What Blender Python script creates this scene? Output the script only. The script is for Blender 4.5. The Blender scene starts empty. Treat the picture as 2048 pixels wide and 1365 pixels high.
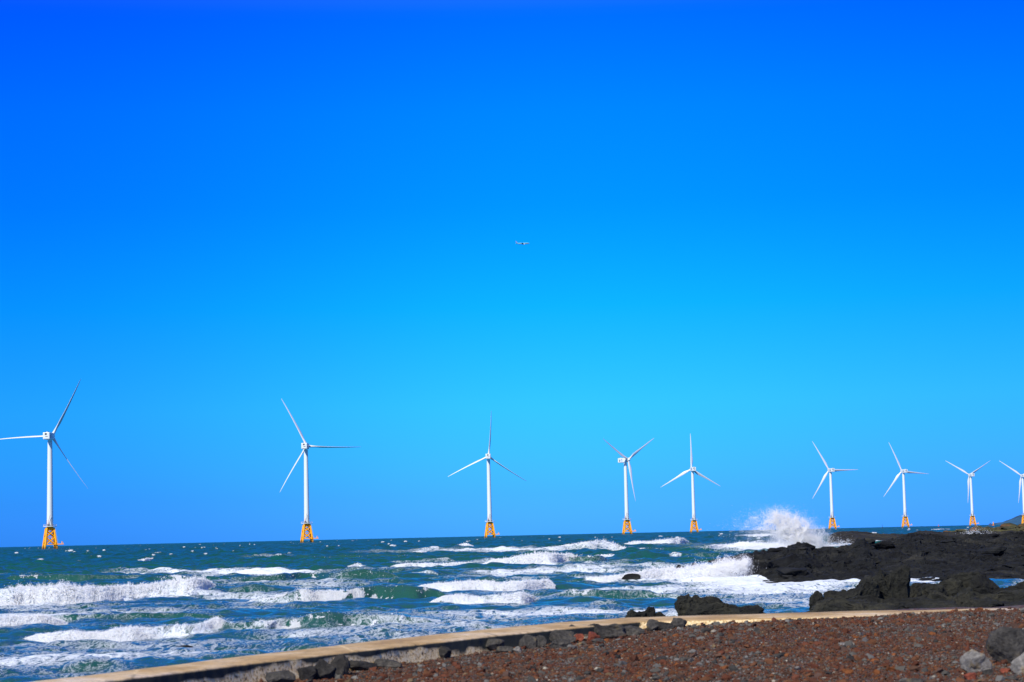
import bpy, math, random
import numpy as np
from mathutils import Matrix, Vector

# ------------------------------------------------------------------ camera, sky, sun
SC = bpy.context.scene
COL = SC.collection
EYE = 3.5                      # metres above mean sea level
FPX = 2048*70/36               # focal length in photo pixels
ROLL = math.radians(1.302)
PITCH = math.atan(385.3/FPX)
RE = 7.43e6                    # earth radius with refraction
cam_d = bpy.data.cameras.new('camera')
cam = bpy.data.objects.new('camera', cam_d); COL.objects.link(cam); SC.camera = cam
cam_d.lens = 70; cam_d.sensor_width = 36; cam_d.sensor_fit = 'HORIZONTAL'
cam_d.clip_start = .5; cam_d.clip_end = 60000
cam_d.dof.use_dof = True; cam_d.dof.focus_distance = 260; cam_d.dof.aperture_fstop = 4.0
FW = np.array([0, math.cos(PITCH), math.sin(PITCH)])
U0 = np.array([0, -math.sin(PITCH), math.cos(PITCH)])
X0 = np.array([1., 0, 0])
RT = math.cos(ROLL)*X0 - math.sin(ROLL)*U0
UP = math.sin(ROLL)*X0 + math.cos(ROLL)*U0
m = Matrix(((RT[0], UP[0], -FW[0], 0), (RT[1], UP[1], -FW[1], 0), (RT[2], UP[2], -FW[2], EYE), (0, 0, 0, 1)))
cam.matrix_world = m

SUN_EL, SUN_AZ = 41.0, 211.0   # azimuth clockwise from +Y (the view direction)
SC.view_settings.view_transform = 'Standard'
SC.view_settings.look = 'None'
SC.view_settings.exposure = 0; SC.view_settings.gamma = 1
SC.cycles.max_bounces = 18; SC.cycles.diffuse_bounces = 16; SC.cycles.glossy_bounces = 3
SC.cycles.transparent_max_bounces = 8

world = bpy.data.worlds.new('World'); SC.world = world; world.use_nodes = True
wn, wl = world.node_tree.nodes, world.node_tree.links
wn.clear()
sky = wn.new('ShaderNodeTexSky'); sky.sky_type = 'NISHITA'; sky.sun_disc = False
sky.sun_elevation = math.radians(SUN_EL); sky.sun_rotation = math.radians(SUN_AZ)
sky.altitude = 0; sky.air_density = 1; sky.dust_density = .3; sky.ozone_density = 2
bg = wn.new('ShaderNodeBackground'); bg.inputs[1].default_value = .1
wo = wn.new('ShaderNodeOutputWorld')
# a deeply saturated clear sky: the Nishita colour graded by elevation
tc = wn.new('ShaderNodeTexCoord'); sx = wn.new('ShaderNodeSeparateXYZ')
ramp = wn.new('ShaderNodeValToRGB'); ramp.color_ramp.interpolation = 'EASE'
SKY_GRADE = [  # (sin elevation, r, g, b) multipliers / 4
    (0.000, .0230, .148, .560), (0.010, .0222, .146, .530), (0.020, .0200, .146, .480), (0.064, .0147, .186, .420),
    (0.1136, .0025, .183, .430), (0.163, .0003, .153, .470), (0.209, .000, .145, .500), (0.2565, .000, .1125, .550),
    (0.420, .220, .230, .330), (1.000, .620, .450, .340)]
el = ramp.color_ramp.elements
while len(el) < len(SKY_GRADE): el.new(.5)
for e, (p, r, g, b) in zip(el, SKY_GRADE):
    e.position = p
for e, (p, r, g, b) in zip(ramp.color_ramp.elements, SKY_GRADE):
    e.color = (r, g, b, 1)
ramp.color_ramp.interpolation = 'LINEAR'
mul = wn.new('ShaderNodeVectorMath'); mul.operation = 'MULTIPLY'
scl = wn.new('ShaderNodeVectorMath'); scl.operation = 'SCALE'; scl.inputs['Scale'].default_value = 4
wl.new(tc.outputs['Generated'], sx.inputs[0]); wl.new(sx.outputs['Z'], ramp.inputs[0])
# the sky is a little deeper away from the middle of the view, most on the left
ra2 = wn.new('ShaderNodeValToRGB'); e2 = ra2.color_ramp.elements; ra2.color_ramp.interpolation = 'EASE'
e2.new(.5)
for q_, (p_, c_) in zip(ra2.color_ramp.elements, [(.24, (.55, .69, .92, 1)), (.52, (1, 1, 1, 1)), (.77, (.9, .79, .98, 1))]): q_.position = p_; q_.color = c_
mad = wn.new('ShaderNodeMath'); mad.operation = 'MULTIPLY_ADD'; mad.inputs[1].default_value = 1.0; mad.inputs[2].default_value = .5
wl.new(sx.outputs['X'], mad.inputs[0]); wl.new(mad.outputs[0], ra2.inputs[0])
mu2 = wn.new('ShaderNodeVectorMath'); mu2.operation = 'MULTIPLY'
wl.new(sky.outputs[0], mu2.inputs[0]); wl.new(ra2.outputs[0], mu2.inputs[1])
wl.new(mu2.outputs[0], mul.inputs[0]); wl.new(ramp.outputs[0], mul.inputs[1])
wl.new(mul.outputs[0], scl.inputs[0]); wl.new(scl.outputs[0], bg.inputs[0]); wl.new(bg.outputs[0], wo.inputs[0])

sl = bpy.data.lights.new('sun', 'SUN'); sl.energy = 4.7; sl.angle = math.radians(.53); sl.color = (1, .955, .88)
sun = bpy.data.objects.new('sun', sl); COL.objects.link(sun)
sd = Vector((math.sin(math.radians(SUN_AZ))*math.cos(math.radians(SUN_EL)),
             math.cos(math.radians(SUN_AZ))*math.cos(math.radians(SUN_EL)), math.sin(math.radians(SUN_EL))))
sun.rotation_euler = sd.to_track_quat('Z', 'Y').to_euler(); sun.location = (-40, -40, 60)

# ------------------------------------------------------------------ measuring helpers
def ray(px, py):
    return FW + (px-1024)/FPX*RT - (py-682.5)/FPX*UP
def atz(px, py, z=0.):
    d = ray(px, py); t = (z-EYE)/d[2]
    return np.array([0, 0, EYE])+t*d
def aty(px, py, Y):
    d = ray(px, py); t = Y/d[1]
    return np.array([0, 0, EYE])+t*d
def curv(x, y):
    return -(np.square(x)+np.square(y))/(2*RE)
def level_py(px):
    return 1071.3-3.75-.02274*(px-1024)

# ------------------------------------------------------------------ noise
def _hash(ix, iy, iz, seed):
    h = (ix.astype(np.int64)*374761393 + iy.astype(np.int64)*668265263 + iz.astype(np.int64)*2147483647 + seed*974634777) & 0xffffffff
    h = ((h ^ (h >> 13))*1274126177) & 0xffffffff
    h = ((h ^ (h >> 16))*2246822519) & 0xffffffff
    return h ^ (h >> 15)
GR = np.array([[1,1,0],[-1,1,0],[1,-1,0],[-1,-1,0],[1,0,1],[-1,0,1],[1,0,-1],[-1,0,-1],[0,1,1],[0,-1,1],[0,1,-1],[0,-1,-1],[1,1,0],[-1,1,0],[0,-1,1],[0,-1,-1]], float)
def perlin(p, seed=0):
    i = np.floor(p).astype(np.int64); f = p-i
    w = f*f*f*(f*(f*6-15)+10)
    out = 0
    for dx in (0, 1):
        for dy in (0, 1):
            for dz in (0, 1):
                g = GR[_hash(i[:,0]+dx, i[:,1]+dy, i[:,2]+dz, seed) & 15]
                v = g[:,0]*(f[:,0]-dx)+g[:,1]*(f[:,1]-dy)+g[:,2]*(f[:,2]-dz)
                out = out + v*(w[:,0] if dx else 1-w[:,0])*(w[:,1] if dy else 1-w[:,1])*(w[:,2] if dz else 1-w[:,2])
    return out
def fbm(p, o=4, seed=0, gain=.5, mode=0):
    a, s, r = 1., 0., 0.
    for k in range(o):
        n = perlin(p*2.03**k+k*17.3, seed+k)
        if mode == 1: n = np.abs(n)*2-.35       # billow
        elif mode == 2: n = .45-np.abs(n)*2     # ridged
        s = s+a*n; r += a; a *= gain
    return s/r
def worley(p, seed=0):
    """cell noise on xy: distance to nearest, difference to 2nd, random value of the cell"""
    i = np.floor(p[:, :2]).astype(np.int64)
    d1 = np.full(len(p), 9.); d2 = d1.copy(); v = np.zeros(len(p)); off = np.zeros((len(p), 2))
    for dx in (-1, 0, 1):
        for dy in (-1, 0, 1):
            cx, cy = i[:,0]+dx, i[:,1]+dy; z = np.zeros_like(cx)
            hx = (_hash(cx, cy, z, seed) & 0xffff)/65535.; hy = (_hash(cx, cy, z+1, seed) & 0xffff)/65535.
            hv = (_hash(cx, cy, z+2, seed) & 0xffff)/65535.
            ox, oy = cx+hx-p[:,0], cy+hy-p[:,1]
            d = np.hypot(ox, oy)
            near = d < d1
            d2 = np.where(near, d1, np.minimum(d2, d)); v = np.where(near, hv, v)
            off = np.where(near[:, None], np.stack([ox, oy], 1), off)
            d1 = np.minimum(d1, d)
    return d1, d2-d1, v, off

def sstep(a, b, x):
    t = np.clip((x-a)/(b-a), 0, 1)
    return t*t*(3-2*t)

# ------------------------------------------------------------------ object helpers
def np_mesh(name, v, f, mat=None, smooth=True, attrs=None):
    v = np.asarray(v, np.float32); f = np.asarray(f, np.int32)
    me = bpy.data.meshes.new(name)
    k = f.shape[1]
    me.vertices.add(len(v)); me.vertices.foreach_set('co', v.ravel())
    me.loops.add(f.size); me.loops.foreach_set('vertex_index', f.ravel())
    me.polygons.add(len(f)); me.polygons.foreach_set('loop_start', np.arange(0, f.size, k, dtype=np.int32))
    me.polygons.foreach_set('use_smooth', np.full(len(f), smooth))
    for n, (kind, a) in (attrs or {}).items():
        at = me.attributes.new(n, kind, 'POINT')
        if kind == 'FLOAT': at.data.foreach_set('value', np.asarray(a, np.float32).ravel())
        else: at.data.foreach_set('color', np.asarray(a, np.float32).ravel())
    me.update(calc_edges=True)
    if mat: me.materials.append(mat)
    return me
def link(name, me, parent=None, loc=None):
    o = bpy.data.objects.new(name, me); COL.objects.link(o)
    if parent: o.parent = parent
    if loc is not None: o.location = loc
    return o
def tag(o, label=None, cat=None, group=None, kind=None):
    if label: o['label'] = label
    if cat: o['category'] = cat
    if group: o['group'] = group
    if kind: o['kind'] = kind
    return o
def world_obj(name, v, f, mat, loc, smooth=True, attrs=None, parent=None):
    v = np.asarray(v, float)-np.asarray(loc, float)
    return link(name, np_mesh(name, v, f, mat, smooth, attrs), parent, tuple(float(a) for a in loc))
def grid_faces(nr, nc):
    i = np.arange(nr-1)[:, None]*nc+np.arange(nc-1)[None, :]
    return np.stack([i, i+1, i+nc+1, i+nc], -1).reshape(-1, 4)

class MB:
    """collects simple shapes into one mesh"""
    def __init__(s): s.v = []; s.f = []
    def add(s, vs, fs):
        n = len(s.v); s.v += [tuple(map(float, a)) for a in vs]; s.f += [tuple(i+n for i in f) for f in fs]; return s
    def caps(s, vs, n):
        s.add(vs[:n], [tuple(range(n))[::-1]]); return s.add(vs[-n:], [tuple(range(n))])
    def box(s, a, b):
        (x0,y0,z0),(x1,y1,z1) = a, b
        return s.add([(x0,y0,z0),(x1,y0,z0),(x1,y1,z0),(x0,y1,z0),(x0,y0,z1),(x1,y0,z1),(x1,y1,z1),(x0,y1,z1)],
                     [(0,3,2,1),(4,5,6,7),(0,1,5,4),(1,2,6,5),(2,3,7,6),(3,0,4,7)])
    def tube(s, p, q, r0, r1=None, n=10):
        r1 = r0 if r1 is None else r1
        p, q = Vector(p), Vector(q); d = (q-p).normalized()
        a = d.orthogonal().normalized(); b = d.cross(a)
        vs = []
        for c, r in ((p, r0), (q, r1)):
            for k in range(n):
                t = 2*math.pi*k/n; vs.append(c+a*(r*math.cos(t))+b*(r*math.sin(t)))
        fs = [(k, (k+1) % n, n+(k+1) % n, n+k) for k in range(n)]
        return s.add(vs, fs).caps(vs, n)
    def lathe(s, prof, n=32, axis='Z'):
        vs, fs = [], []
        for r, z in prof:
            for k in range(n):
                t = 2*math.pi*k/n
                vs.append((r*math.cos(t), r*math.sin(t), z) if axis == 'Z' else (r*math.cos(t), z, -r*math.sin(t)))
        for i in range(len(prof)-1):
            for k in range(n):
                fs.append((i*n+k, i*n+(k+1) % n, (i+1)*n+(k+1) % n, (i+1)*n+k))
        return s.add(vs, fs).caps(vs, n)
    def loft(s, rings):
        n = len(rings[0]); vs = [v for r in rings for v in r]; fs = []
        for i in range(len(rings)-1):
            for k in range(n):
                fs.append((i*n+k, i*n+(k+1) % n, (i+1)*n+(k+1) % n, (i+1)*n+k))
        return s.add(vs, fs).caps(vs, n)
    def mesh(s, name, mat, smooth=False):
        me = bpy.data.meshes.new(name); me.from_pydata(s.v, [], s.f); me.materials.append(mat)
        if smooth:
            me.polygons.foreach_set('use_smooth', [len(p.vertices) <= 4 for p in me.polygons])
        me.update(); return me

# ------------------------------------------------------------------ materials
def new_mat(name):
    mt = bpy.data.materials.new(name); mt.use_nodes = True
    n, l = mt.node_tree.nodes, mt.node_tree.links
    return mt, n, l, n['Principled BSDF']
def nd(n, typ, **kw):
    x = n.new(typ)
    for k, v in kw.items():
        if k in x.inputs.keys(): x.inputs[k].default_value = v
        else: setattr(x, k, v)
    return x
def ramp_node(n, stops):
    r = n.new('ShaderNodeValToRGB'); e = r.color_ramp.elements
    while len(e) < len(stops): e.new(.5)
    for q, (p, c) in zip(e, stops): q.position = p
    for q, (p, c) in zip(r.color_ramp.elements, stops): q.color = (*c, 1) if len(c) == 3 else c
    return r
def paint(name, col, rough=.45, dirt=.15, scale=.35, dirt_col=(.3, .25, .18)):
    mt, n, l, b = new_mat(name)
    t = nd(n, 'ShaderNodeTexCoord'); no = nd(n, 'ShaderNodeTexNoise', Scale=scale, Detail=6.)
    l.new(t.outputs['Object'], no.inputs['Vector'])
    r = ramp_node(n, [(.45, (0, 0, 0)), (.8, (dirt,)*3)])
    l.new(no.outputs['Fac'], r.inputs[0])
    mx = nd(n, 'ShaderNodeMix', data_type='RGBA'); mx.inputs[6].default_value = (*col, 1); mx.inputs[7].default_value = (*dirt_col, 1)
    l.new(r.outputs[0], mx.inputs[0]); l.new(mx.outputs[2], b.inputs['Base Color'])
    b.inputs['Roughness'].default_value = rough
    return mt
M = {
    'white': paint('white_paint', (.78, .83, .78), .4, .08, .12),
    'blade': paint('blade_paint', (.78, .80, .80), .35, .05, .2),
    'yellow': paint('yellow_paint', (1., .43, .0), .5, .2, .5, (.55, .20, .01)),
    'steel': paint('galvanised_steel', (.62, .64, .64), .5, .2, 1.),
    'dark': paint('dark_grille', (.02, .018, .03), .7, .1),
    'orange': paint('crane_orange', (.55, .12, .03), .5, .3),
    'blue': paint('logo_blue', (.03, .22, .55), .5, 0),
    'plane_top': paint('aircraft_pale_blue', (.16, .62, .70), .25, 0),
    'plane_low': paint('aircraft_grey', (.30, .36, .45), .3, 0),
    'plane_wing': paint('aircraft_wing', (.28, .32, .40), .3, 0),
    'plane_white': paint('aircraft_white', (.85, .88, .88), .25, 0),
}
def tide_band(mt):
    n, l = mt.node_tree.nodes, mt.node_tree.links; b = n['Principled BSDF']; src = b.inputs['Base Color'].links[0].from_socket
    t = nd(n, 'ShaderNodeTexCoord'); sx_ = nd(n, 'ShaderNodeSeparateXYZ'); l.new(t.outputs['Object'], sx_.inputs[0])
    no = nd(n, 'ShaderNodeTexNoise', Scale=1.2, Detail=4.); l.new(t.outputs['Object'], no.inputs['Vector'])
    ad = nd(n, 'ShaderNodeMath', operation='MULTIPLY_ADD'); ad.inputs[1].default_value = 3.; l.new(no.outputs['Fac'], ad.inputs[0]); l.new(sx_.outputs['Z'], ad.inputs[2])
    mr = nd(n, 'ShaderNodeMapRange'); mr.inputs['From Min'].default_value = 2.6; mr.inputs['From Max'].default_value = 4.0; mr.inputs['To Min'].default_value = .8; mr.inputs['To Max'].default_value = 0
    l.new(ad.outputs[0], mr.inputs[0]); mx = nd(n, 'ShaderNodeMix', data_type='RGBA'); mx.inputs[7].default_value = (.10, .055, .012, 1)
    l.new(mr.outputs[0], mx.inputs[0]); l.new(src, mx.inputs[6]); l.new(mx.outputs[2], b.inputs['Base Color'])
tide_band(M['yellow'])
def rock_mat(name, c0, c1, c2, scale, bump=.5, dist=.1, spots=None):
    mt, n, l, b = new_mat(name)
    t = nd(n, 'ShaderNodeTexCoord')
    a = nd(n, 'ShaderNodeTexNoise', Scale=scale, Detail=8., Roughness=.65); l.new(t.outputs['Object'], a.inputs['Vector'])
    c = nd(n, 'ShaderNodeTexNoise', Scale=scale*7.3, Detail=6., Roughness=.7); l.new(t.outputs['Object'], c.inputs['Vector'])
    r = ramp_node(n, [(.32, c0), (.52, c1), (.72, c2)]); l.new(a.outputs['Fac'], r.inputs[0])
    r2 = ramp_node(n, [(.35, (.55,)*3), (.65, (1.35,)*3)]); l.new(c.outputs['Fac'], r2.inputs[0])
    mx = nd(n, 'ShaderNodeMix', data_type='RGBA', blend_type='MULTIPLY'); mx.inputs[0].default_value = 1
    l.new(r.outputs[0], mx.inputs[6]); l.new(r2.outputs[0], mx.inputs[7])
    last = mx.outputs[2]
    if spots:
        s = nd(n, 'ShaderNodeTexNoise', Scale=scale*2.1, Detail=4.); 
        mp = nd(n, 'ShaderNodeMapping'); mp.inputs['Location'].default_value = (31, 7, 13)
        l.new(t.outputs['Object'], mp.inputs[0]); l.new(mp.outputs[0], s.inputs['Vector'])
        r3 = ramp_node(n, [(.58, (0, 0, 0)), (.70, (.8,)*3)]); l.new(s.outputs['Fac'], r3.inputs[0])
        m2 = nd(n, 'ShaderNodeMix', data_type='RGBA'); m2.inputs[7].default_value = (*spots, 1)
        l.new(r3.outputs[0], m2.inputs[0]); l.new(last, m2.inputs[6]); last = m2.outputs[2]
    l.new(last, b.inputs['Base Color'])
    b.inputs['Roughness'].default_value = .9; b.inputs['Specular IOR Level'].default_value = .25
    bp = nd(n, 'ShaderNodeBump', Strength=bump, Distance=dist); l.new(c.outputs['Fac'], bp.inputs['Height'])
    l.new(bp.outputs[0], b.inputs['Normal'])
    return mt
M['lava'] = rock_mat('black_lava', (.004, .004, .004), (.012, .013, .012), (.040, .038, .029), .35, .8, .3)
M['lava_near'] = rock_mat('brown_black_lava', (.007, .007, .006), (.020, .020, .014), (.050, .046, .028), 1.1, .8, .10)
M['lava_far'] = rock_mat('far_lava', (.010, .010, .010), (.028, .026, .020), (.055, .050, .026), .12, .5, .5)
M['flat'] = rock_mat('olive_shore_flat', (.022, .024, .014), (.075, .070, .026), (.15, .12, .055), .10, .5, .3, (.16, .07, .03))
M['grey_stone'] = rock_mat('grey_basalt', (.028, .026, .022), (.060, .055, .046), (.105, .092, .072), 3.5, .5, .03, (.11, .085, .045))
M['dark_stone'] = rock_mat('dark_basalt', (.014, .013, .011), (.034, .031, .026), (.06, .054, .043), 3.5, .5, .03)
M['red_stone'] = rock_mat('red_scoria', (.09, .022, .014), (.20, .05, .025), (.30, .10, .05), 6, .6, .02)
M['pale_stone'] = rock_mat('pale_basalt', (.11, .105, .09), (.20, .185, .16), (.28, .25, .20), 3, .4, .03, (.27, .19, .07))
M['hill'] = rock_mat('far_headland', (.02, .08, .14), (.03, .10, .18), (.05, .13, .20), .004, .3, 3)  # blue distance haze mixed into the hill colour
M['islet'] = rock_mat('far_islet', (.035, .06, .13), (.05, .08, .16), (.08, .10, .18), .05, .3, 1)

# gravel: pebbles carry their own mineral colour
mt, n, l, b = new_mat('scoria_pebbles'); M['pebble'] = mt
at = nd(n, 'ShaderNodeAttribute', attribute_name='tint'); l.new(at.outputs['Color'], b.inputs['Base Color'])
b.inputs['Roughness'].default_value = .85; ash = nd(n, 'ShaderNodeAttribute', attribute_name='sheen'); l.new(ash.outputs['Fac'], b.inputs['Specular IOR Level'])
mt, n, l, b = new_mat('scoria_ground'); M['ground'] = mt
t = nd(n, 'ShaderNodeTexCoord')
v = nd(n, 'ShaderNodeTexVoronoi', Scale=16.); l.new(t.outputs['Object'], v.inputs['Vector'])
sp = nd(n, 'ShaderNodeSeparateColor'); l.new(v.outputs['Color'], sp.inputs[0])
r = ramp_node(n, [(0, (.03, .016, .012)), (.3, (.085, .032, .022)), (.55, (.06, .045, .036)), (.75, (.11, .045, .022)), (.92, (.08, .075, .065)), (1, (.18, .14, .10))])
l.new(sp.outputs[0], r.inputs[0]); l.new(r.outputs[0], b.inputs['Base Color'])
bp = nd(n, 'ShaderNodeBump', Strength=.8, Distance=.03); l.new(v.outputs['Distance'], bp.inputs['Height']); l.new(bp.outputs[0], b.inputs['Normal'])
b.inputs['Roughness'].default_value = .9

# seawall concrete: smooth worn top, stained pitted face, lip shadow painted below the top edge
mt, n, l, b = new_mat('seawall_concrete'); M['concrete'] = mt
t = nd(n, 'ShaderNodeTexCoord'); g = nd(n, 'ShaderNodeNewGeometry')
no = nd(n, 'ShaderNodeTexNoise', Scale=.55, Detail=7., Roughness=.6); l.new(t.outputs['Object'], no.inputs['Vector'])
no.inputs['Scale'].default_value = .9
top = ramp_node(n, [(.33, (.36, .22, .085)), (.47, (.50, .33, .14)), (.60, (.62, .46, .27)), (.70, (.70, .58, .46))]); l.new(no.outputs['Fac'], top.inputs[0])
n2 = nd(n, 'ShaderNodeTexNoise', Scale=22., Detail=5., Roughness=.7); l.new(t.outputs['Object'], n2.inputs['Vector'])
face = ramp_node(n, [(.38, (.10, .06, .03)), (.45, (.80, .54, .22)), (.60, (.98, .80, .46))]); l.new(n2.outputs['Fac'], face.inputs[0])
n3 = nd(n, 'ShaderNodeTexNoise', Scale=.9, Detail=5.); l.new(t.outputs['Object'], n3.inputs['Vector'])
at = nd(n, 'ShaderNodeAttribute', attribute_name='lip_shade_stain')
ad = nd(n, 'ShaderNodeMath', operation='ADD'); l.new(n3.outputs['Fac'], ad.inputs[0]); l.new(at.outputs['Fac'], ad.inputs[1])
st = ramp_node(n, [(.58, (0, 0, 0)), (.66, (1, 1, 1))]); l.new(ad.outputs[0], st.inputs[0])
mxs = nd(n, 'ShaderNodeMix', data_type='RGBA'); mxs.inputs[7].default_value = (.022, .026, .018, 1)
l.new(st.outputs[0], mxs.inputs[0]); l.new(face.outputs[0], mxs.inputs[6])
at2 = nd(n, 'ShaderNodeAttribute', attribute_name='topside')
n4 = nd(n, 'ShaderNodeTexNoise', Scale=7., Detail=8., Roughness=.75); l.new(t.outputs['Object'], n4.inputs['Vector'])
sp4 = ramp_node(n, [(.34, (.45,)*3), (.46, (.92,)*3), (.62, (1.12,)*3)]); l.new(n4.outputs['Fac'], sp4.inputs[0])
tm = nd(n, 'ShaderNodeMix', data_type='RGBA', blend_type='MULTIPLY'); tm.inputs[0].default_value = 1; l.new(top.outputs[0], tm.inputs[6]); l.new(sp4.outputs[0], tm.inputs[7])
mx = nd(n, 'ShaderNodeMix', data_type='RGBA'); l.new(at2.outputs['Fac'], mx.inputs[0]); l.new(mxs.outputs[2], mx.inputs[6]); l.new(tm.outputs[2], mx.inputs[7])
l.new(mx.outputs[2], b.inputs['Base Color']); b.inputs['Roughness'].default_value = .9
bp = nd(n, 'ShaderNodeBump', Strength=.5, Distance=.02); l.new(n2.outputs['Fac'], bp.inputs['Height']); l.new(bp.outputs[0], b.inputs['Normal'])

# foam and spray
mt, n, l, b = new_mat('white_foam'); M['foam'] = mt
t = nd(n, 'ShaderNodeTexCoord'); no = nd(n, 'ShaderNodeTexNoise', Scale=5., Detail=8., Roughness=.7); l.new(t.outputs['Object'], no.inputs['Vector'])
r = ramp_node(n, [(.30, (.66, .80, .83)), (.44, (.94, .95, .95)), (.6, (.98, .975, .96))]); l.new(no.outputs['Fac'], r.inputs[0]); l.new(r.outputs[0], b.inputs['Base Color'])
b.inputs['Roughness'].default_value = .8; b.inputs['Specular IOR Level'].default_value = .2
trn = nd(n, 'ShaderNodeBsdfTranslucent', Color=(.9, .95, .97, 1)); mxx = nd(n, 'ShaderNodeMixShader', Fac=.5)
l.new(b.outputs[0], mxx.inputs[1]); l.new(trn.outputs[0], mxx.inputs[2]); l.new(mxx.outputs[0], n['Material Output'].inputs[0])
bp = nd(n, 'ShaderNodeBump', Strength=.45, Distance=.08); l.new(no.outputs['Fac'], bp.inputs['Height']); l.new(bp.outputs[0], b.inputs['Normal'])
mt = bpy.data.materials.new('spray_droplets'); mt.use_nodes = True; M['spray'] = mt
n, l = mt.node_tree.nodes, mt.node_tree.links; n.clear()
d = nd(n, 'ShaderNodeBsdfDiffuse', Color=(.985, .98, .965, 1)); tr = nd(n, 'ShaderNodeBsdfTranslucent', Color=(.985, .98, .965, 1))
ms = nd(n, 'ShaderNodeMixShader', Fac=.45); o = n.new('ShaderNodeOutputMaterial')
l.new(d.outputs[0], ms.inputs[1]); l.new(tr.outputs[0], ms.inputs[2]); l.new(ms.outputs[0], o.inputs[0])

# sea water
mt, n, l, b = new_mat('sea_water'); M['sea'] = mt
t = nd(n, 'ShaderNodeTexCoord')
af = nd(n, 'ShaderNodeAttribute', attribute_name='foam'); ar = nd(n, 'ShaderNodeAttribute', attribute_name='calm'); ag = nd(n, 'ShaderNodeAttribute', attribute_name='shoal')
def fo(scale, sy, detail, rough, dist=0.):
    mp = nd(n, 'ShaderNodeMapping'); mp.inputs['Scale'].default_value = (scale, scale*sy, scale); l.new(t.outputs['Object'], mp.inputs[0])
    x = nd(n, 'ShaderNodeTexNoise', Scale=1., Detail=detail, Roughness=rough, Distortion=dist); l.new(mp.outputs[0], x.inputs['Vector']); return x
na = fo(1.7, .45, 9., .70, 1.)
nb = fo(6., .5, 7., .7, .6)
def mth(op, a, c=None, clamp=False):
    x = nd(n, 'ShaderNodeMath', operation=op); x.use_clamp = clamp
    for i, q in enumerate((a, c)):
        if q is None: continue
        if isinstance(q, (int, float)): x.inputs[i].default_value = q
        else: l.new(q, x.inputs[i])
    return x.outputs[0]
ridge = mth('SUBTRACT', 1., mth('MULTIPLY', mth('ABSOLUTE', mth('SUBTRACT', na.outputs['Fac'], .5)), 6.))
ridge2 = mth('SUBTRACT', 1., mth('MULTIPLY', mth('ABSOLUTE', mth('SUBTRACT', nb.outputs['Fac'], .5)), 5.))
lace = mth('ADD', mth('MULTIPLY', ridge, .6), mth('MULTIPLY', ridge2, .4))
val = mth('ADD', lace, mth('MULTIPLY', mth('SUBTRACT', af.outputs['Fac'], 1.), 1.35))
fmask = mth('MULTIPLY', mth('MULTIPLY', val, 2.0, True), .92)
body = nd(n, 'ShaderNodeMix', data_type='RGBA'); body.inputs[6].default_value = (.003, .076, .068, 1); body.inputs[7].default_value = (.017, .082, .060, 1)
l.new(ag.outputs['Fac'], body.inputs[0])
mx = nd(n, 'ShaderNodeMix', data_type='RGBA'); mx.inputs[7].default_value = (.82, .87, .90, 1)
l.new(fmask, mx.inputs[0]); l.new(body.outputs[2], mx.inputs[6]); l.new(mx.outputs[2], b.inputs['Base Color'])
b.inputs['IOR'].default_value = 1.33; ash = nd(n, 'ShaderNodeAttribute', attribute_name='sheen'); l.new(ash.outputs['Fac'], b.inputs['Specular IOR Level'])
rr = mth('ADD', ar.outputs['Fac'], mth('MULTIPLY', fmask, .6), True); l.new(rr, b.inputs['Roughness'])
nc = fo(1.8, .8, 6., .6)
bp = nd(n, 'ShaderNodeBump', Strength=.7, Distance=.26); l.new(nc.outputs['Fac'], bp.inputs['Height'])
bp2 = nd(n, 'ShaderNodeBump', Strength=.5, Distance=.05); l.new(fmask, bp2.inputs['Height']); l.new(bp.outputs[0], bp2.inputs['Normal'])
l.new(bp2.outputs[0], b.inputs['Normal'])

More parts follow.
